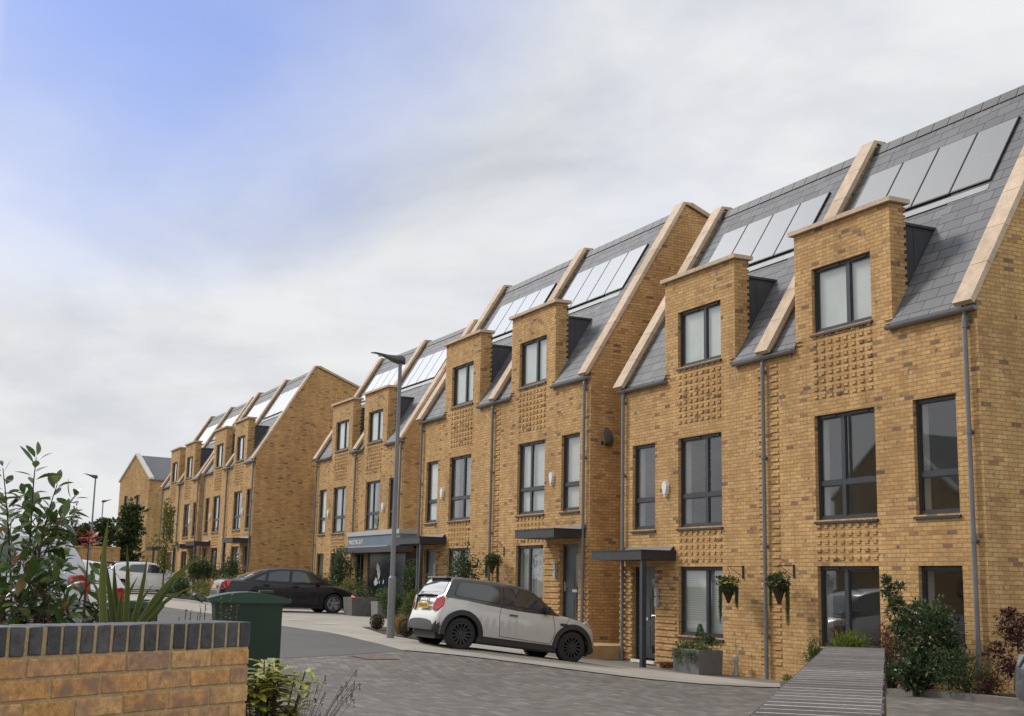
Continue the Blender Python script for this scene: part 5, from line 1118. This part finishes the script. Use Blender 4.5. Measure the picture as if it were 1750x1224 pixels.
def photinia():
    root = empty('glossy_shrub', (-7.0, .7, -1.35)); tag(root, 'tall glossy-leaved shrub with some red young leaves behind the garden wall', 'shrub'); rng = random.Random(21); O = Vector((-7.0, .7, -1.35))
    st = MB(); lf = MB(); rd = MB()
    def bez(a, b, c, t): return a*(1-t)**2+b*2*t*(1-t)+c*t*t
    stems = [tuple(Vector(q)-O for q in s) for s in PS]
    extra = []
    for k in range(24):
        a, b, c = stems[rng.randrange(len(stems))]; t0 = rng.uniform(.35, .8)
        if stems.index((a, b, c)) in (6, 7): continue
        p = bez(a, b, c, t0); e = p+Vector((rng.uniform(-.12, .12), rng.uniform(-.16, .16), rng.uniform(.03, .22))); extra.append((p, (p+e)/2+Vector((0, 0, .02)), e))
    for i, (a, b, c) in enumerate(stems+extra):
        main = i < len(stems); red = i in (6,); brown = False
        pts = [bez(a, b*1.0, c, t/8) for t in range(9)]
        if main: low = Vector((a.x, a.y, 0)); pts = [low]+pts
        m_ = len(pts); st.tube(pts, [(.0085 if main else .004)*(1-.75*k/(m_-1)) for k in range(m_)], 6)
        n = rng.randint(15, 21) if main else rng.randint(7, 10); tgt = rd if (red or brown) else lf; ax = (c-b).normalized()
        for k in range(n):
            f = 1-(k/n)**1.2*(.16 if red else .50 if (main and c.z > 1.5) else .8); p = bez(a, b, c, f); an = k*2.4+rng.uniform(-.4, .4); side = ax.cross(Vector((0, 1, .2))).normalized(); oth = ax.cross(side)
            out = side*math.cos(an)+oth*math.sin(an); d = out*rng.uniform(.7, 1.1)+ax*rng.uniform(.15, .75)*(1 if k > 4 else 1.7)+Vector((0, 0, rng.uniform(-.25, .2)))
            L = rng.uniform(.072, .125)*(.75 if k < 3 else 1); 
            if red: L *= .62
            big_leaf(tgt, p+d.normalized()*.012, d, Vector((0, 0, 1))+rdir(rng)*.45, L, L*rng.uniform(.34, .44)*(1.6 if red else 1), 0, rng.uniform(.05, .3), rng.uniform(.1, .35))
    for k in range(75):      # low growth filling the space just above the wall
        p = Vector((rng.uniform(-.22, .28), rng.uniform(-.6, .16), rng.uniform(.96, 1.24))); st.tube([(p.x, p.y, .6), tuple(p)], .003, 4)
        for j in range(8):
            an = j*2.4+rng.uniform(-.4, .4); L = rng.uniform(.065, .11); big_leaf(lf, p-Vector((0, 0, .01*j)), Vector((math.cos(an), math.sin(an), rng.uniform(-.2, .5))), Vector((0, 0, 1))+rdir(rng)*.4, L, L*rng.uniform(.34, .44), 0, rng.uniform(.05, .3), rng.uniform(.1, .35))
    st.build('stems', M['twig'], root, uv=False); lf.build('leaves', LM['photinia'], root, smooth=True, uv=False); rd.build('red_leaves', LM['red'], root, smooth=True, uv=False)
photinia()
def phormium():
    O = Vector((-6.18, 1.08, -1.35)); root = empty('sword_plant', O); tag(root, 'stiff sword-leaved plant with yellow leaf margins behind the garden wall', 'plant'); mb = MB(); rng = random.Random(3)
    c = Vector((-6.18, 1.08, -1.35))
    for b, t, w in PH:
        b = Vector(b); t = Vector(t); base = c.lerp(Vector((b.x, b.y, -1.35)), .5)-O; b -= O; t -= O; w *= .78; sg = rng.uniform(-.03, .03); pts = [base, b]+[b.lerp(t, k/6)+Vector((0, sg*math.sin(k/6*3.1), abs(sg)*.5*math.sin(k/6*3.1))) for k in range(1, 7)]
        d = (t-b).normalized(); view = Vector((.95, -.2, .1)); s = d.cross(view).normalized(); n = s.cross(d)
        ws = [w*.9, w]+[w*q for q in (.98, .92, .80, .62, .36, .02)]; rows = []
        for p, ww in zip(pts, ws):
            rows.append([mb.P(p+s*ww*q+n*abs(q)*ww*.35) for q in (-.5, -.455, -.455, 0, .455, .455, .5)])
        for a, e in zip(rows[:-1], rows[1:]):
            for q in (0, 2, 3, 5): mb.F([a[q], e[q], e[q+1], a[q+1]], 1 if q in (0, 5) else 0)
    mb.build('blades', [LM['sword'], LM['sword_edge']], root, uv=False)
phormium()
def aucuba():
    root = empty('spotted_laurel', (-7.12, 1.97, -1.4)); tag(root, 'yellow-spotted laurel bush at the end of the garden wall', 'shrub'); rng = random.Random(8); mb = MB(); st = MB()
    for k in range(120):
        a = rng.uniform(0, 6.28); r = rng.uniform(.02, .23); h = rng.uniform(.2, .93) if k > 3 else rng.uniform(.88, .98); tip = Vector((r*math.cos(a), r*math.sin(a), h)); st.tube([(tip.x*.3, tip.y*.3, -.1), tuple(tip*.7), tuple(tip)], [.008, .006, .004], 5)
        for j in range(9):
            an = j*2.4+rng.uniform(-.3, .3); d = Vector((math.cos(an), math.sin(an), rng.uniform(-.15, .55))); L = rng.uniform(.095, .15); big_leaf(mb, tip-Vector((0, 0, .012*j)), d, Vector((0, 0, 1)), L, L*.42, 0, rng.uniform(.1, .35), .25)
    st.build('stems', M['bark'], root, uv=False); mb.build('leaves', LM['aucuba'], root, smooth=True, uv=False)
aucuba()
def lavender():
    root = empty('lavender', (-8.0, 2.42, -1.42)); tag(root, 'grey-green lavender with thin dead flower stalks beside the spotted laurel', 'plant'); rng = random.Random(5); mb = MB(); st = MB(); hd = MB()
    for k in range(900):
        a = rng.uniform(0, 6.28); r = rng.uniform(0, .30)**.8; p = (r*math.cos(a)*.55, r*math.sin(a)*.9, rng.uniform(.25, .66)-r*.5); leaf(mb, p, Vector((math.cos(a)*.4, math.sin(a)*.4, 1))+rdir(rng)*.5, Vector((1, 0, 0)), rng.uniform(.03, .06), .005)
    for k in range(22):
        a = rng.uniform(0, 6.28); t = Vector((math.cos(a)*rng.uniform(.05, .3), .05+abs(math.sin(a))*rng.uniform(.0, .38), rng.uniform(.62, .86))); st.tube([(t.x*.2, t.y*.2, .2), (t.x*.6, t.y*.55, t.z*.7), tuple(t)], .0016, 4)
        for j in range(9): leaf(hd, t-Vector((0, 0, .006*j)), rdir(rng)+Vector((0, 0, .8)), Vector((1, 0, 0)), .014, .007)
    mb.build('foliage', LM['grey'], root, uv=False); st.build('stalks', M['bark'], root, uv=False); hd.build('seed_heads', LM['purple'], root, uv=False)
lavender()
for k, (x, y) in enumerate(((-6.55, 1.43), (-6.75, 1.62), (-6.45, 1.28))):
    rng = random.Random(k); root = empty('weed', (x, y, -1.3)); tag(root, ('thin yellow-green weed just right of the sword leaves', 'tallest thin yellow-green weed, close to the bin', 'thin yellow-green weed between the sword leaves')[k], 'weed', 'weeds behind the garden wall'); st = MB(); mb = MB()
    for j in range(5):
        t = Vector((rng.uniform(-.08, .08), rng.uniform(-.08, .08), (1.16, 1.20, 1.14)[k]-j*.02)); st.tube([(t.x*.5, t.y*.5, 0), tuple(t)], .002, 4)
        for q in range(9): leaf(mb, t-Vector((0, 0, .016*q)), rdir(rng)+Vector((0, 0, .3)), Vector((0, 0, 1)), .02, .01)
    st.build('stem', M['bark'], root, uv=False); mb.build('leaves', LM['yellow'], root, uv=False)
# beds along the houses, near to far
shrub('evergreen_shrub', 'big dark glossy evergreen bush in front of the nearest house', -15.9, 15.2, 1.3, 1.5, 'camellia', 2500, .08, .036, lumps=26, z=-1.62, depth=.7, lean=(.02, 0), seed=3)
def camellia_top():
    rng = random.Random(14); root = empty('upright_evergreen', (-16.45, 15.35, -1.66)); tag(root, 'upright branching evergreen rising against the wall between the two ground-floor windows', 'shrub'); mb = MB(); s = MB()
    for (x, z, r, n) in ((-.42, 1.86, .10, 120), (-.36, 1.62, .18, 300), (-.10, 1.74, .09, 90), (-.2, 1.40, .24, 420), (.08, 1.30, .24, 420), (.02, 1.05, .3, 500), (.34, 1.12, .2, 300)):
        foliage(mb, rng, (x, 0, z), (r, r*.8, r), n, .07, .032, 6); s.tube([(x*.2, .02, -.1), (x*.5, .02, z*.55), (x, 0, z)], [.018, .012, .004], 6)
    mb.build('foliage', LM['camellia'], root, uv=False); s.build('stems', M['bark'], root, uv=False)
camellia_top()
shrub('low_evergreen', 'low cream-edged evergreen spilling over the kerb below the big bush', -15.75, 14.85, .62, .62, 'camellia', 700, .085, .036, z=-1.60, lumps=8, seed=8)
shrub('heathery_shrub', 'brown-red twiggy shrub left of the big evergreen bush', -16.9, 15.45, .55, 1.1, 'brownred', 900, .04, .014, z=-1.68, lumps=9, seed=4)
shrub('low_shrub', 'low dark shrub at the foot of the right-hand drainpipe', -15.0, 15.15, 1.1, .8, 'dark', 1300, .05, .022, z=-1.6, seed=6)
shrub('low_shrub', 'low dark green clump beside the near end of the ladder-topped wall', -16.75, 15.15, .55, .5, 'dark', 600, .05, .022, z=-1.68, seed=7)
shrub('low_shrub', 'low reddish clump under the purple maple', -14.55, 15.15, .6, .5, 'brownred', 600, .04, .018, z=-1.58, seed=9)
tree('purple_maple', 'small purple-leaved maple at the right edge of the photo', -14.25, 15.5, 1.35, .9, .25, 'purple', 1100, .055, trunk=.02, seed=5, lumps=10, z=-1.6)
shrub('fern_clump', 'bright yellow-green ferny clump just beyond the ladder-topped wall', -17.75, 15.3, .75, .95, 'bright', 900, .10, .022, z=-1.74, lumps=9, upb=1.1, seed=2, base=.3)
shrub('russet_shrub', 'russet-leaved shrub under the left part of the wide ground-floor window', -18.45, 15.65, .35, 1.32, 'brownred', 700, .045, .02, z=-1.78, lumps=8, seed=12)
shrub('russet_shrub', 'russet-leaved shrub under the right part of the wide ground-floor window', -17.3, 15.75, .5, 1.15, 'brownred', 800, .045, .02, z=-1.74, lumps=8, seed=13)
shrub('flowering_plant', 'small green plant with red flowers left of the wide ground-floor window', -19.15, 15.6, .5, .85, 'mid', 700, .045, .02, z=-1.8, lumps=8, seed=15)
shrub('clover_tuft', 'little green tuft at the foot of the middle drainpipe', -20.0, 15.65, .35, .16, 'bright', 160, .04, .02, z=-1.8, lumps=4, stems=1, seed=15)
# planter with ivy and a dwarf conifer
def planter():
    root = empty('garden_planter', (-22.5, 15.45, -1.80)); tag(root, 'pair of joined grey square tubs trailing ivy under the white-blind window', 'planter')
    t = MB()
    for x, y in ((-.42, .03), (.20, -.14)):
        a, b = .285, .30; t.hexa([(x-a, y-a, 0), (x+a, y-a, 0), (x+a, y+a, 0), (x-a, y+a, 0)], [(x-b, y-b, .52), (x+b, y-b, .52), (x+b, y+b, .52), (x-b, y+b, .52)])
    t.build('tub', M['tub_grey'], root); rng = random.Random(6); iv = MB()
    foliage(iv, rng, (-.38, -.02, .53), (.36, .34, .15), 700, .055, .04, 8, upb=0); foliage(iv, rng, (.22, -.16, .55), (.32, .3, .14), 380, .05, .035, 8, upb=0)
    for k in range(34):
        x0 = rng.choice((-.42, .20))+rng.uniform(-.28, .28); y0 = -.30 if x0 < -.1 else -.46; ln = rng.uniform(.12, .36)
        for j in range(14): leaf(iv, (x0+rng.uniform(-.03, .03), y0-.015+rng.uniform(-.02, .02), .52-ln*j/14), Vector((rng.uniform(-.5, .5), -.7, rng.uniform(-.8, .1))), Vector((0, 0, 1)), .045, .032)
    iv.build('ivy', LM['mid'], root, uv=False); c = MB()
    for k in range(900):
        f = rng.random(); r = .14*(1-f)**.8+.01; a = rng.uniform(0, 6.28); leaf(c, (-.05+r*math.cos(a), -.02+r*math.sin(a), .55+.46*f), Vector((math.cos(a)*.6, math.sin(a)*.6, 1))+rdir(rng)*.4, Vector((0, 0, 1)), .04, .012)
    c.build('conifer', LM['dark'], root, uv=False); m = MB(); foliage(m, rng, (.22, -.02, .70), (.18, .18, .16), 260, .05, .03, 6); m.build('bushy_plant', LM['dark'], root, uv=False)
M['tub_grey'] = mat('grey_fibre_tub', rough=.8, fn=soft((.10, .10, .10), (.145, .145, .142), 5)); M['tub_pale'] = mat('pale_grey_tub', rough=.8, fn=soft((.17, .17, .17), (.22, .22, .22), 5))
planter()
def hanging_basket(x, yw, zt, label, petals, seed, side=1, s=1.0):
    root = empty('hanging_basket', (x, yw, zt)); tag(root, label, 'hanging basket', 'hanging baskets on wall brackets'); rng = random.Random(seed)
    b = MB(); b.box(-.011, .011, -.028, 0, -.27, .0); b.box(-.006, .006, -.40, -.02, -.035, -.022); b.tube([(0, -.03, -.23), (0, -.34, -.04)], .006, 5)
    for a in (0, 2.1, 4.2): b.tube([(0, -.385, -.03), (.15*math.cos(a), -.385+.15*math.sin(a), -.44)], .0025, 4)
    b.build('bracket', M['black'], root); c = Vector((0, -.385, -.44))
    k = MB(); k.lathe([(0, -.34), (.03, -.33), (.15, 0), (.14, .01), (0, .0)], c, 'z', 16); k.build('basket', mat('woven_brown_basket', rough=.95, fn=soft((.028, .017, .010), (.06, .036, .02), 30, .5)), root)
    f = MB(); foliage(f, rng, c+Vector((0, 0, .05)), (.30, .30, .20), 1100, .055, .034, 12); f.build('foliage', LM['dark'], root, uv=False)
    t = MB()
    for q in range(80):
        sgn = side if rng.random() < .72 else -side; a = rng.uniform(-.6, .6); dx, dy = sgn*.43*.17*2.2, 0
        p0 = c+Vector((sgn*.075*math.cos(a)*1.2, -sgn*.0+sgn*.15*math.cos(a), .02)); ln = rng.uniform(.3, .80 if sgn == side else .5)
        for j in range(22): leaf(t, p0+Vector((rng.uniform(-.02, .02), rng.uniform(-.02, .02), -ln*j/22)), Vector((rng.uniform(-.6, .6), rng.uniform(-.6, .6), -.6)), Vector((1, 0, 0)), .042, .014)
    t.build('trailing_stems', LM['mid'], root, uv=False); p = MB()
    for q in range(20):
        a = rng.uniform(0, 6.28); r = rng.uniform(.05, .25); o = c+Vector((r*math.cos(a), r*math.sin(a), .15-r*.45+rng.uniform(-.02, .04)))
        for j in range(6): leaf(p, o, Vector((math.cos(j*1.05), math.sin(j*1.05), .35))+Vector((.3, -.5, .1)), Vector((0, 0, 1)), .045, .036)
    p.build('flowers', LM[petals], root, uv=False); return root
hanging_basket(-22.0, 16.143, .45, 'hanging basket of yellow flowers between the white-blind window and the middle drainpipe', 'petal_y', 1, -1)
hanging_basket(-20.33, 16.143, .47, 'hanging basket of white and pink flowers right of the middle drainpipe', 'petal_w', 2, 1)
hanging_basket(-33.55, 16.158, 1.02, 'hanging basket of white flowers above the roof of the silver hatchback', 'petal_w', 3, 1)
hanging_basket(-69.4, 16.61, .55, 'small distant basket of yellow flowers above the far shrubs', 'petal_y', 4, 1)
def ball(x, y, r, label, seed):
    z = tz(x, y)+.03; root = empty('clipped_ball', (x, y, z)); tag(root, label, 'box ball', 'clipped box balls'); rng = random.Random(seed); mb = MB()
    for k in range(2600):
        q = rdir(rng); rr = r*rng.uniform(.86, 1.03); leaf(mb, Vector((0, 0, r+.01))+q*rr, q+rdir(rng)*.6, Vector((0, 0, 1)), .026, .014)
    mb.build('foliage', LM['ball'], root, uv=False); s = MB(); s.tube([(0, 0, -.1), (0, 0, r)], .015, 6); s.lathe([(0, -.8*r), (.6*r, -.6*r), (.82*r, 0), (.6*r, .6*r), (0, .8*r)], (0, 0, r+.01), 'z', 14); s.build('stems', M['bark'], root, uv=False)
ball(-30.35, 11.15, .175, 'clipped box ball left of the tall lamp post', 1); ball(-27.25, 10.72, .185, 'clipped box ball between the tall lamp post and the silver hatchback', 2)
def grass_tuft(x, y, label, kind='tan', h=.45, n=260, group=None, w=.16):
    root = empty('grass_tuft', (x, y, tz(x, y)+.03)); tag(root, label, 'ornamental grass', group); rng = random.Random(int(abs(x)*10)); mb = MB()
    for k in range(n):
        a = rng.uniform(0, 6.28); r = rng.uniform(0, w); L = h*rng.uniform(.6, 1.1); d = Vector((math.cos(a)*r*2.6, math.sin(a)*r*2.6, 1)); leaf(mb, (math.cos(a)*r*.3, math.sin(a)*r*.3, 0), d, Vector((math.sin(a), -math.cos(a), .2)), L, .009, .1, 0, .12)
    mb.build('blades', LM[kind], root, uv=False)
grass_tuft(-28.3, 10.95, 'straw-coloured grass tuft between the two clipped balls')
shrub('leafy_shrub', 'broad glossy shrub rising behind the roof of the silver hatchback', -34.5, 15.35, 1.15, 2.3, 'dark', 1700, .085, .04, lumps=14, seed=31)
shrub('leafy_shrub', 'bright green clump behind the rear window of the silver hatchback', -36.1, 15.0, .5, 1.35, 'bright', 420, .10, .045, lumps=7, seed=32)
shrub('leafy_shrub', 'rounded grey-green evergreen in front of the blue panel of the sales office', -41.0, 16.4, 1.1, 2.05, 'dark', 1500, .075, .035, lumps=14, seed=33)
for k, (x, y, w, h, kd, lb) in enumerate(((-35.0, 13.9, .95, .85, 'mid', 'low mid-green shrub touching the rear of the silver hatchback'), (-36.6, 14.0, .9, .95, 'dark', 'low dark shrub behind the straw grass'), (-38.0, 14.5, .85, .9, 'mid', 'loose green shrub just right of the pale tub'), (-37.6, 15.8, 1.1, 1.2, 'dark', 'dense dark shrub below the rounded evergreen'), (-39.4, 15.9, .9, 1.15, 'dark', 'dark shrub behind the lamp post'))):
    shrub('bed_shrub', lb, x, y, w, h, kd, 750, .075, .035, seed=40+k, group='low shrubs in the bed before the sales office')
for k, (x, y, lb, tm, w, h) in enumerate(((-40.2, 14.15, 'dark grey square tub touching the nose of the black saloon', 'tub_grey', .88, .60), (-38.55, 14.35, 'pale grey square tub just left of the lamp post', 'tub_pale', .62, .52))):
    root = empty('garden_planter', (x, y, tz(x, y))); tag(root, lb, 'planter', 'square tubs by the sales office'); t = MB(); a = w/2; t.hexa([(-a*.9, -a*.9, 0), (a*.9, -a*.9, 0), (a*.9, a*.9, 0), (-a*.9, a*.9, 0)], [(-a, -a, h), (a, -a, h), (a, a, h), (-a, a, h)]); t.build('tub', M[tm], root)
    f = MB(); foliage(f, random.Random(k+3), (0, 0, h+.16), (a*.95, a*.95, .26), 420, .08, .04, 8); f.build('foliage', LM['mid' if k else 'dark'], root, uv=False)
    p = MB(); rng = random.Random(k)
    for q in range(5):
        o = Vector((rng.uniform(-a, a), rng.uniform(-a, 0), h+rng.uniform(.1, .3)))
        for j in range(5): leaf(p, o, Vector((math.cos(j*1.25), math.sin(j*1.25), .4)), Vector((0, 0, 1)), .05, .04)
    p.build('flowers', LM['petal_y'], root, uv=False)
shrub('leafy_shrub', 'big loose dark shrub by the left window of the sales office', -49.2, 16.6, 1.45, 2.25, 'dark', 1500, .10, .045, lumps=14, seed=51)
shrub('bed_shrub', 'low yellow-green shrub above the bonnet of the black saloon', -47.0, 16.0, 1.2, 1.15, 'yellow', 700, .08, .035, seed=52, group='low shrubs in the bed before the sales office')
shrub('bed_shrub', 'low spiky green plant left of the big loose shrub', -51.2, 16.3, 1.0, 1.25, 'mid', 600, .14, .03, seed=53, upb=1.0, group='low shrubs in the bed before the sales office')
shrub('conifer_shrub', 'narrow dark conifer beside the sales office door', -44.0, 15.5, .5, 1.25, 'dark', 700, .06, .02, seed=54, upb=1.0)
shrub('leafy_shrub', 'broad dark shrub left of the round shrub, above the sword leaf tip', -63.2, 14.0, 1.35, 2.05, 'dark', 1300, .11, .05, seed=61)
shrub('leafy_shrub', 'round dense dark shrub above the boot of the black saloon', -59.6, 14.4, 1.35, 2.0, 'dark', 1500, .10, .045, seed=62, lumps=16)
rng = random.Random(70)
LOW = [(-60.8, 12.4, .9, 1.0, 'mid'), (-58.6, 12.1, 1.1, 1.05, 'dark'), (-56.4, 12.5, 1.0, .85, 'yellow'), (-54.2, 12.3, 1.1, .75, 'mid'), (-52.2, 12.1, 1.0, .7, 'yellow'), (-50.2, 12.0, 1.0, .75, 'mid'), (-48.4, 12.0, .9, .7, 'dark'), (-55.0, 14.2, 1.2, 1.0, 'mid'), (-51.5, 14.0, 1.2, .95, 'dark'), (-57.5, 13.6, 1.0, 1.1, 'yellow')]
LOWL = ['leftmost mid-green low shrub of the long bed by the kerb', 'low dark shrub second from the left along the bed kerb', 'yellowish low shrub midway along the bed kerb', 'mid-green low shrub midway along the bed kerb', 'yellowish low shrub nearer the black saloon along the bed kerb', 'mid-green low shrub close to the boot of the black saloon', 'low dark shrub at the near end of the bed kerb', 'mid-green shrub at the back of the long bed', 'dark shrub at the back of the long bed by the black saloon', 'yellowish shrub below the round dense shrub']
for k, ((x, y, w, h, kd), lb) in enumerate(zip(LOW, LOWL)): shrub('bed_shrub', lb, x, y, w*1.25, h*1.05, kd, 520, .11, .045, seed=70+k, group='low shrubs in the long bed')
tag(sheet('ground_cover', [(-46.6, 12.5), (-47.6, 11.5), (-50, 11.8), (-54.5, 12.0), (-57.3, 11.7), (-61.8, 11.5), (-61.8, 16), (-46.5, 16)], LM['dark'], .10, 1.2), kind='stuff')
tree('slender_tree', 'slender young tree with thin yellowish leaves beside the far white hatchback', -63.7, 12.3, 4.3, 1.15, 1.1, 'yellow', 900, .11, trunk=.045, seed=3)
tree('dark_tree', 'dense dark conifer-like tree in front of the far gabled house', -95.0, 15.7, 5.7, 2.6, .6, 'dark', 2600, .22, 'trees beyond the parked cars', trunk=.12, seed=4, lumps=22)
tree('dark_tree', 'lower dark tree beside the smallest lamp post', -92.5, 13.6, 4.4, 2.4, .5, 'dark', 1900, .22, 'trees beyond the parked cars', trunk=.1, seed=6, lumps=18)
tree('dark_tree', 'dark bushy tree between the two distant lamp posts', -90.5, 11.9, 3.9, 2.6, .4, 'dark', 1900, .22, 'trees beyond the parked cars', trunk=.1, seed=7, lumps=18)
tree('dark_tree', 'loose mid-green tree just left of the nearer distant lamp post', -88.5, 10.3, 3.6, 2.4, .4, 'mid', 1500, .22, 'trees beyond the parked cars', trunk=.1, seed=8, lumps=16)
tree('young_tree', 'thin young tree whose tip shows above the distant bushes on the left', -84.5, 10.5, 4.9, .8, 1.5, 'grey', 420, .14, trunk=.04, seed=9, lumps=10)
tree('dark_tree', 'dark tree glimpsed through the glossy leaves on the left', -90, 8.4, 3.2, 2.6, .4, 'dark', 1400, .24, 'trees beyond the parked cars', trunk=.1, seed=10, lumps=14)
tree('dark_tree', 'dark tree farthest left, almost hidden by the glossy leaves', -94, 6.6, 3.4, 2.8, .4, 'dark', 1400, .24, 'trees beyond the parked cars', trunk=.1, seed=11, lumps=14)
def back_wall():
    w = MB(); w.box(-.12, .12, -4.5, 4.2, -.2, 2.35); w.box(-.16, .16, -4.5, 4.2, 2.35, 2.45); o = w.build('boundary_wall', M['brick']); o.location = (-79.0, 8.4, -.85); tag(o, 'plain yellow brick boundary wall behind the distant parked cars', 'wall')
back_wall()
for k, (x, y) in enumerate(((-52, -15), (-40, -16), (-28, -16), (-15, -15), (-3, -15))):
    far_house('gabled_house', 'gabled brick house across the road, reflected in the upper windows', (x, y, -1.2), R(180), 'gabled houses across the road', W=9.0, D=9, eave=6.2, rise=3.4, wins=False)
